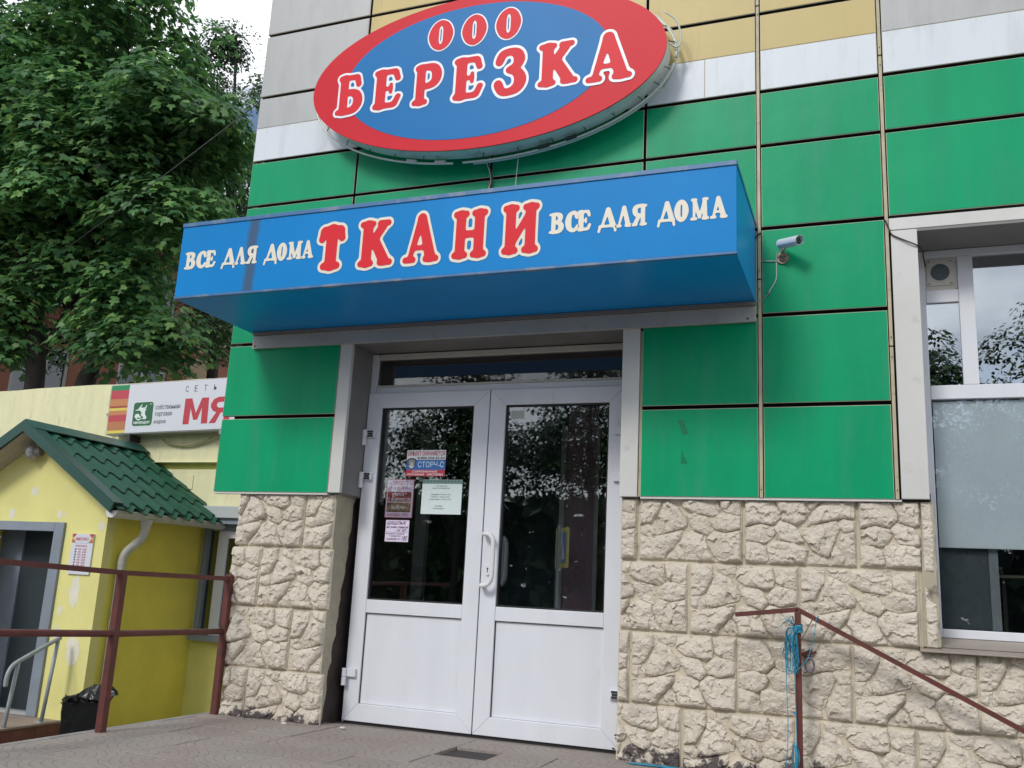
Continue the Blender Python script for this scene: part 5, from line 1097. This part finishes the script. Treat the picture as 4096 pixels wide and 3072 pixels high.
lv = [ringpts(.165, -.75, .0, 1)] + [ringpts(.165 + .022 * k / 5, -.75 + .44 * k / 5 - (.02 if k == 5 else 0), .022, k + 2) for k in range(1, 6)] + [ringpts(.198, -.285, .05, 9, tilt=.10), ringpts(.170, -.300, .07, 10, tilt=.08), ringpts(.150, -.42, .06, 11), ringpts(.130, -.60, .05, 12)]
V = [p for r in lv for p in r]; n = 40; F = [(i * n + k, i * n + (k + 1) % n, (i + 1) * n + (k + 1) % n, (i + 1) * n + k) for i in range(len(lv) - 1) for k in range(n)] + [tuple(range((len(lv) - 1) * n, len(lv) * n))]
mbb = MB(); mbb.add(V, F); mbb.build('bin_liner', BAG, bn)
flp = MB(); r3 = random.Random(3); rows = []
for i in range(5):
    t = i / 4; rows.append([(-6.99 + .40 * s_ + r3.uniform(-.01, .01), 1.86 + .10 * t + .04 * math.sin(s_ * 9), -.30 + .085 * math.sin(t * 2.2) * (.6 + math.sin(s_ * 3.1)) + r3.uniform(-.012, .012)) for s_ in [k / 10 for k in range(11)]])
flp.add([p for r in rows for p in r], [(i * 11 + k, i * 11 + k + 1, (i + 1) * 11 + k + 1, (i + 1) * 11 + k) for i in range(4) for k in range(10)]).build('liner_flap', BAG, bn)

# ================================================================ salmon building behind the trees
pk = thing('salmon_apartment_building', (-18.492, 10.098, -.78), 'salmon two-storey building with white windows behind the maple', 'building')
pk.rotation_euler = (0, 0, math.radians(70.3))
SALM = mat('salmon_render', (.30, .125, .080), rough=.9, var=.08, vscale=1.2); BEIG = mat('beige_pilaster', (.36, .27, .17), rough=.9)
def lbox(name, m, par, *b, **k):
    o = MB().box(*b).build(name, m, None, **k); o.parent = par; return o
G0 = .78
wins = []
for t0, w_ in ((-5.4, 1.3), (-2.7, 1.3), (0.0, 1.3), (2.5, 1.32), (5.4, 1.3), (8.0, 1.3)):
    for zb_, zt_ in ((4.55, 6.04), (7.12, 8.55)): wins.append((t0, t0 + w_, zb_ + G0, zt_ + G0))
mb = MB(); xs_ = [-9.0] + [v for t0, t1, *_ in wins[::2] for v in (t0, t1)] + [12.0]
for a, b in zip(xs_[0::2], xs_[1::2]): mb.box(a, b, 0, .3, 0, 9.9 + G0)
for t0, t1, *_ in wins[::2]:
    for a, b in ((0, 4.55 + G0), (6.04 + G0, 7.12 + G0), (8.55 + G0, 9.9 + G0)): mb.box(t0 + .0005, t1 - .0005, 0.0, .3, a, b)
o = mb.build('wall', SALM, None); o.parent = pk
lbox('rear_mass', DARKINT, pk, -9, 12, .6, 9, 0, 9.8 + G0); lbox('roof', CONCRETE, pk, -9.3, 12.3, -.35, 9.2, 9.9 + G0, 10.1 + G0)
for z in (6.60, 6.70): lbox('cornice', mat('dark_salmon_cornice', (.20, .07, .05), rough=.9), pk, -9, 12, -.05, -.001, z + G0, z + .045 + G0)
lbox('pilaster', BEIG, pk, 4.37, 4.95, -.03, -.001, 0, 9.9 + G0)
PG = glass('far_window_glass', .06, (.15, .17, .2))
WFR = mat('far_window_white', (.50, .52, .50), rough=.5)
for t0, t1, za, zb_ in wins:
    f = MB(); wd_ = t1 - t0; m_ = t0 + wd_ * .52
    f.box(t0, t0 + .07, .05, .12, za, zb_); f.box(t1 - .07, t1, .05, .12, za, zb_); f.box(t0 + .07, t1 - .07, .05, .12, za, za + .07); f.box(t0 + .07, t1 - .07, .05, .12, zb_ - .07, zb_); f.box(m_ - .05, m_ + .12, .05, .12, za + .07, zb_ - .07)
    w = f.build('window', WFR, None); w.parent = pk
    q = box('pane', PG, None, t0 + .07, t1 - .07, .125, .13, za + .07, zb_ - .07); q.parent = w
    q = box('sill', WFR, None, t0 - .05, t1 + .05, -.08, .049, za - .05, za - .001); q.parent = w

# ================================================================ trees
def leaf_mat(name, a, b, c, trans=.25, rough=.42):
    m = bpy.data.materials.new(name); m.use_nodes = True; t = m.node_tree; bs = t.nodes['Principled BSDF']; out = t.nodes['Material Output']
    g = t.nodes.new('ShaderNodeNewGeometry'); r = t.nodes.new('ShaderNodeValToRGB'); r.color_ramp.elements[0].color = (*a, 1); r.color_ramp.elements[1].color = (*c, 1)
    e = r.color_ramp.elements.new(.55); e.color = (*b, 1); t.links.new(g.outputs['Random Per Island'], r.inputs[0])
    n = t.nodes.new('ShaderNodeTexNoise'); n.inputs['Scale'].default_value = .55; n.inputs['Detail'].default_value = 2; t.links.new(g.outputs['Position'], n.inputs['Vector'])
    mr = t.nodes.new('ShaderNodeMapRange'); mr.inputs['From Min'].default_value = .35; mr.inputs['From Max'].default_value = .65; mr.inputs['To Min'].default_value = .7; mr.inputs['To Max'].default_value = 1.25; t.links.new(n.outputs[0], mr.inputs[0])
    mm = t.nodes.new('ShaderNodeMix'); mm.data_type = 'RGBA'; mm.blend_type = 'MULTIPLY'; mm.inputs['Factor'].default_value = 1; t.links.new(r.outputs[0], mm.inputs['A']); t.links.new(mr.outputs[0], mm.inputs['B'])
    t.links.new(mm.outputs['Result'], bs.inputs['Base Color']); bs.inputs['Roughness'].default_value = rough
    tl = t.nodes.new('ShaderNodeBsdfTranslucent'); t.links.new(mm.outputs['Result'], tl.inputs[0]); mx_ = t.nodes.new('ShaderNodeMixShader'); mx_.inputs[0].default_value = trans
    t.links.new(bs.outputs[0], mx_.inputs[1]); t.links.new(tl.outputs[0], mx_.inputs[2]); t.links.new(mx_.outputs[0], out.inputs[0]); return m
MAPLE = leaf_mat('maple_leaf', (.050, .145, .058), (.100, .245, .085), (.23, .42, .11), trans=.40, rough=.5)
BIRCH = leaf_mat('small_leaf', (.030, .075, .030), (.050, .11, .040), (.09, .15, .05))
BARK = mat('dark_bark', (.022, .018, .016), rough=.95, var=.3, vscale=14, bump=.8, bscale=40, bdist=.01)
mp_half = [(0, 0, 0), (.10, .03, 0), (.34, -.06, -.03), (.30, .12, -.02), (.52, .30, -.07), (.34, .36, -.03), (.36, .52, -.05), (.16, .50, -.01), (.12, .78, -.03), (0, 1.0, -.09)]
MT = np.array(mp_half + [(-x, y, z) for x, y, z in mp_half[-2:0:-1]]); MF = [tuple(range(len(MT)))]
DT = np.array([(0, 0, 0), (.32, .42, -.06), (0, 1, -.04), (-.32, .42, -.06)]); DF = [(0, 1, 2), (0, 2, 3)]
def leaves(P, Nn, tip, size, T, F, rg):
    n = len(P); Nn = Nn / np.linalg.norm(Nn, axis=1, keepdims=True)
    tip = tip - (tip * Nn).sum(1, keepdims=True) * Nn; tip /= np.linalg.norm(tip, axis=1, keepdims=True) + 1e-9; sdv = np.cross(tip, Nn)
    s = size[:, None, None]
    V = P[:, None] + s * (T[None, :, 0:1] * sdv[:, None] + (T[None, :, 1:2] - .3) * tip[:, None] + T[None, :, 2:3] * Nn[:, None])
    k = len(T); V = V.reshape(-1, 3); loops = np.concatenate([np.array(f) for f in F]); tot = np.array([len(f) for f in F])
    L_ = (loops[None] + np.arange(n)[:, None] * k).ravel(); tt = np.tile(tot, n)
    me = bpy.data.meshes.new('crown'); me.vertices.add(len(V)); me.vertices.foreach_set('co', V.astype('f').ravel())
    me.loops.add(len(L_)); me.loops.foreach_set('vertex_index', L_.astype('i')); me.polygons.add(len(tt))
    me.polygons.foreach_set('loop_start', np.concatenate([[0], np.cumsum(tt)[:-1]]).astype('i')); me.polygons.foreach_set('loop_total', tt.astype('i')); me.update(calc_edges=True); me.validate()
    return me
def crown(ells, nclump, per, csize, lsize, T, F, m, parent, seed, droop=.6, flat=.5, bias=.45):
    rg = np.random.default_rng(seed); vol = np.array([e[3] * e[4] * e[5] for e in ells]) ** .75; idx = rg.choice(len(ells), nclump, p=(vol ** .75) / (vol ** .75).sum())
    E = np.array(ells)[idx]; d = rg.normal(size=(nclump, 3)); d /= np.linalg.norm(d, axis=1, keepdims=True); rad = rg.random(nclump) ** bias
    C = E[:, :3] + d * rad[:, None] * E[:, 3:6]; ctr = E[:, :3]
    R = csize * (.55 + .9 * rg.random(nclump)); cnt = np.maximum(6, (per * (R / csize) ** 2).astype(int)); ci = np.repeat(np.arange(nclump), cnt); n = len(ci)
    a = rg.random(n) * 2 * np.pi; q = np.sqrt(rg.random(n)); out = (C - ctr)[ci]; out[:, 2] *= .3; out /= np.linalg.norm(out, axis=1, keepdims=True) + 1e-6
    loc = np.stack([np.cos(a) * q, np.sin(a) * q, (1 - q ** 2) * flat - .35 * q ** 3], 1) + rg.normal(size=(n, 3)) * .07
    P = C[ci] + loc * R[ci][:, None] + out * 0
    rdir = np.stack([np.cos(a), np.sin(a), np.zeros(n)], 1)
    N_ = np.array([[0, 0, 1.0]]) + rdir * q[:, None] * .75 + out * .35 + rg.normal(size=(n, 3)) * .32
    tip = rdir + np.array([[0, 0, -droop]]) + rg.normal(size=(n, 3)) * .4
    sz = lsize * (.6 + .7 * rg.random(n))
    me = leaves(P, N_, tip, sz, T, F, rg); me.materials.append(m); o = bpy.data.objects.new('crown', me); link(o, parent); return o, C
def limb(parent, pts, r0, r1, name='branch', n=8):
    pts = smoothpath(pts, 4); k = len(pts); return MB().tube(pts, r0, n, rr=[r0 + (r1 - r0) * i / (k - 1) for i in range(k)]).build(name, BARK, parent, smooth=True)
# big maple
t1 = thing('maple_tree', (-12.95, 7.0, -.78), 'large maple with layered lobed leaves behind the yellow building', 'tree', None)
E1 = [(-14.9, 7.4, 10.9, 3.0, 2.2, 2.6), (-16.6, 7.0, 9.5, 2.4, 1.8, 2.6), (-12.9, 7.0, 8.5, 2.0, 1.9, 1.35), (-11.45, 6.8, 8.5, 1.35, 1.3, 1.15), (-15.6, 6.6, 6.9, 1.9, 1.5, 1.3), (-13.5, 6.9, 7.2, 1.7, 1.6, .9),
      (-11.2, 6.9, 6.75, 1.1, 1.2, .55), (-14.5, 6.2, 5.3, .75, .7, .55), (-16.3, 6.3, 5.4, 1.0, .8, .8), (-12.1, 6.9, 5.55, .5, .6, .5), (-11.55, 6.9, 4.65, .85, .8, .48), (-12.35, 7.2, 6.2, .8, .9, .6), (-14.5, 6.4, 4.6, .6, .6, .28)]
o, Cc = crown(E1, 520, 100, .60, .165, MT, MF, MAPLE, t1, 5, bias=.38, flat=.62)
limb(t1, [(-13.2, 7.0, -.78), (-13.0, 7.0, 2.5), (-12.91, 7.0, 3.95), (-12.80, 7.0, 4.36)], .24, .14, 'trunk', 12)
limb(t1, [(-12.80, 7.0, 4.33), (-12.68, 7.0, 4.68), (-12.72, 7.0, 5.84), (-12.9, 7.1, 7.5), (-13.2, 7.2, 9.5), (-13.6, 7.3, 12)], .13, .04)
limb(t1, [(-12.82, 7.0, 4.40), (-13.05, 6.98, 4.75), (-13.09, 6.95, 5.1), (-13.12, 6.95, 5.45)], .05, .015)
limb(t1, [(-13.07, 6.95, 5.0), (-13.2, 6.95, 5.3), (-13.3, 6.9, 5.6)], .025, .01)
limb(t1, [(-12.75, 7.0, 4.5), (-12.3, 6.95, 4.75), (-11.8, 6.9, 4.95), (-11.4, 6.9, 4.9)], .05, .015)
rb_ = random.Random(8)
for k in range(0, len(Cc), 9):
    c = Vector(Cc[k]); a = Vector((-13.0 - .1 * rb_.random(), 7.1, min(c.z - .6, 9) if c.z > 6.5 else 5.0)); mid = (a + c) / 2 + Vector((0, 0, -.25)); limb(t1, [a, mid, c], .035, .008, n=5)
t2 = thing('maple_tree', (-13.7, 6.6, -.78), 'slanting dark-trunked maple at the left edge behind the yellow building', 'tree')
limb(t2, [(-13.3, 6.5, -.78), (-13.45, 6.5, 2.5), (-13.60, 6.5, 4.6), (-14.04, 6.5, 5.3), (-14.23, 6.5, 5.9), (-14.6, 6.6, 7.5), (-15.0, 6.8, 9.5)], .20, .05, 'trunk', 12)
limb(t2, [(-13.65, 6.5, 4.2), (-13.3, 6.6, 5.0), (-13.05, 6.7, 5.75), (-12.6, 6.9, 6.8)], .09, .04)
crown([(-17.6, 6.4, 7.2, 1.4, 1.2, 1.6), (-15.2, 6.0, 6.2, .9, .8, .6), (-14.9, 5.9, 8.6, 1.5, .8, 1.1), (-12.6, 6.3, 7.7, 1.2, .6, .5), (-16.8, 6, 4.5, 1.0, .6, .6), (-13.3, 6.6, 5.9, .5, .5, .35)], 135, 100, .55, .165, MT, MF, MAPLE, t2, 9)
# small-leaved trees nearer the building corner
t3 = thing('birch_tree', (-14.75, 12, -.78), 'slender small-leaved tree standing between the maple and the grey panels', 'tree')
limb(t3, [(-14.3, 12, -.78), (-14.32, 12, 5.4), (-14.55, 12, 6.7), (-14.6, 12, 8.6), (-14.5, 12, 10.5), (-14.9, 12, 14.5)], .16, .03, 'trunk', 10)
limb(t3, [(-14.5, 12, 8.3), (-14.2, 11.9, 9.2), (-13.9, 11.9, 10.0), (-13.6, 11.9, 10.9)], .045, .01); limb(t3, [(-14.55, 12, 8.0), (-15.0, 11.9, 9.0), (-15.3, 11.9, 9.8)], .045, .01); limb(t3, [(-14.33, 12, 5.5), (-14.05, 11.9, 6.2), (-13.8, 11.9, 6.7)], .04, .01)
crown([(-15.95, 12, 13.0, 1.0, 1.0, .9), (-15.2, 12, 14.2, .60, .6, .65), (-14.9, 12, 10.7, .9, 1.2, 1.0), (-15.8, 12, 11.0, 1.2, 1.2, 1.4), (-14.6, 12, 8.9, 1.1, 1.1, 1.0), (-14.35, 12, 6.9, .9, .9, .8), (-13.95, 12, 12.7, .22, .3, .5)], 560, 54, .34, .085, DT, DF, BIRCH, t3, 12, droop=1.2, flat=.7)
t4 = thing('young_tree', (-9.6, 7.6, -.78), 'thin young tree with sparse crown behind the end of the lightbox sign', 'tree')
limb(t4, [(-9.75, 7.6, -.78), (-9.85, 7.6, 3.6), (-10.0, 7.6, 4.1), (-10.25, 7.6, 4.7)], .06, .02, 'trunk', 8); limb(t4, [(-9.95, 7.6, 4.0), (-9.7, 7.6, 4.5), (-9.5, 7.6, 5.1)], .03, .01)
crown([(-10.3, 7.6, 5.0, .75, .6, .55), (-9.4, 7.6, 5.5, .7, .6, .6), (-9.3, 7.7, 4.5, .45, .5, .6)], 120, 44, .28, .075, DT, DF, BIRCH, t4, 17, droop=1.0, flat=.7)
# dense small trees further back that close the view under the crowns
t5 = thing('background_tree', (-22, 15, -.78), 'dark dense tree far behind the maple at the left', 'tree')
limb(t5, [(-22, 17, -.78), (-22, 17, 8), (-22, 17, 14)], .25, .06, 'trunk', 8)
crown([(-22, 17, 13.5, 3.6, 2.5, 4.0), (-25.5, 16, 13, 3.2, 2.5, 4.5), (-19, 18.5, 12.2, 2.0, 2, 2.3)], 210, 46, .9, .26, DT, DF, MAPLE, t5, 19)

# ---------------- wires
WIRE = mat('overhead_wire', (.05, .06, .06), rough=.6)
tag(MB().tube([(-4.199, .02, 4.392), (-8.5, 3.0, 5.25), (-12.93, 6.0, 6.1), (-16.2, 8.2, 6.75)], .0045, 6).build('overhead_cable', WIRE, None), 'dark cable running from the grey panel corner down through the maple', 'cable')
for dz, lab in ((0, 'upper of two faint overhead wires in the sky'), (-.36, 'lower of two faint overhead wires in the sky')):
    tag(MB().tube([(-34, 20, 19.75 + dz), (-14, 20, 19.60 + dz)], .010, 5).build('power_line', mat('pale_power_line', (.35, .4, .5), rough=.6), None), lab, 'wire', 'overhead wires in the sky')

# ================================================================ the street behind the viewer (mirrored in the glass)
STR = leaf_mat('street_tree_leaf', (.015, .05, .015), (.03, .085, .02), (.06, .13, .03), trans=.12)
for i, (x, y, h) in enumerate(((-21, -21, 9.4), (-16.3, -19.5, 9.2), (-12, -20.5, 9.6), (-7.6, -20, 9.3), (-2.6, -21, 9.0), (1.2, -20.5, 8.3), (4.4, -21, 9.3), (8.4, -20, 9.6))):
    lab = ['leftmost street tree across the road', 'street tree across the road, second from left', 'street tree across the road, third from left', 'street tree across the road facing the entrance', 'street tree across the road right of the entrance', 'lowest street tree across the road facing the window', 'street tree across the road, second from right', 'rightmost street tree across the road'][i]
    e = thing('street_tree', (x, y, -.78), lab, 'tree', 'street trees across the road'); limb(e, [(x, y, -.78), (x + .1, y, 2.0), (x - .1, y, h - 1.2)], .16, .04, 'trunk', 7)
    for k in range(5): a = k * 1.3 + i; limb(e, [(x, y, 2.2 + .4 * k), (x + .8 * math.cos(a), y + .6 * math.sin(a), 3.2 + .5 * k), (x + 1.7 * math.cos(a), y + 1.1 * math.sin(a), 4.0 + .6 * k)], .05, .01, n=5)
    crown([(x, y, h * .62, 2.1, 1.5, h * .30), (x - 1, y, h * .5, 1.5, 1.2, 1.4), (x + 1.1, y, h * .52, 1.5, 1.2, 1.4), (x + .3, y, h * .86, .9, .8, h * .14)], 340, 50, .45, .14, DT, DF, STR, e, 30 + i, bias=.5)
hd = np.random.default_rng(77); n = 30000; P = np.stack([hd.uniform(-34, 16, n), hd.normal(-24, .8, n), -.7 + 4.6 * hd.random(n) ** .8], 1)
me = leaves(P, hd.normal(size=(n, 3)), hd.normal(size=(n, 3)),   .30 + .40 * hd.random(n), DT, DF, hd); me.materials.append(STR); me.name = 'added_hedge'
ho = bpy.data.objects.new('added_hedge', me); COL.objects.link(ho); tag(ho, 'added row of unseen shrubs that keeps the low glass reflections dark', 'added_hedge'); ho['kind'] = 'stuff'  # added out of view to darken the low reflections in the door glass
cs = thing('crosswalk_sign', (-4.85, -9, -.78), 'pedestrian crossing sign with a yellow board on a grey pole across the pavement', 'sign')
MB().tube([(-4.85, -9, -.78), (-4.85, -9, 1.98)], .03, 10).build('pole', GREYPAINT, cs)
def rotb(name, m, a, b, z0, z1, d0, d1, poly=None):
    th_ = math.radians(54); c, s = math.cos(th_), math.sin(th_); pts = poly or [(a, z0), (b, z0), (b, z1), (a, z1)]; vs = []
    for d in (d0, d1):
        for q, z in pts: vs.append((-4.78 + q * c - d * s, -9 + q * s + d * c, z))
    k = len(pts); MB().add(vs, [tuple(range(k)), tuple(range(2 * k - 1, k - 1, -1))] + [(i, (i + 1) % k, (i + 1) % k + k, i + k) for i in range(k)]).build(name, m, cs)
rotb('board', mat('fluorescent_yellow_board', (.75, .72, .05), rough=.4), -.33, .33, 1.28, 1.93, -.01, .01)
for sg in (1, -1):
    d = .012 * sg; rotb('blue_square', FLAGB, -.25, .25, 1.36, 1.86, d, d + .001); rotb('triangle', WHITEF, 0, 0, 0, 0, d + .002 * sg, d + .003 * sg, [(-.2, 1.42), (.2, 1.42), (0, 1.80)])
    rotb('figure', BLACKF, 0, 0, 0, 0, d + .004 * sg, d + .005 * sg, [(-.07, 1.45), (-.04, 1.45), (.0, 1.54), (.04, 1.45), (.07, 1.45), (.03, 1.58), (.06, 1.62), (.0, 1.68), (-.05, 1.60), (-.02, 1.58)])
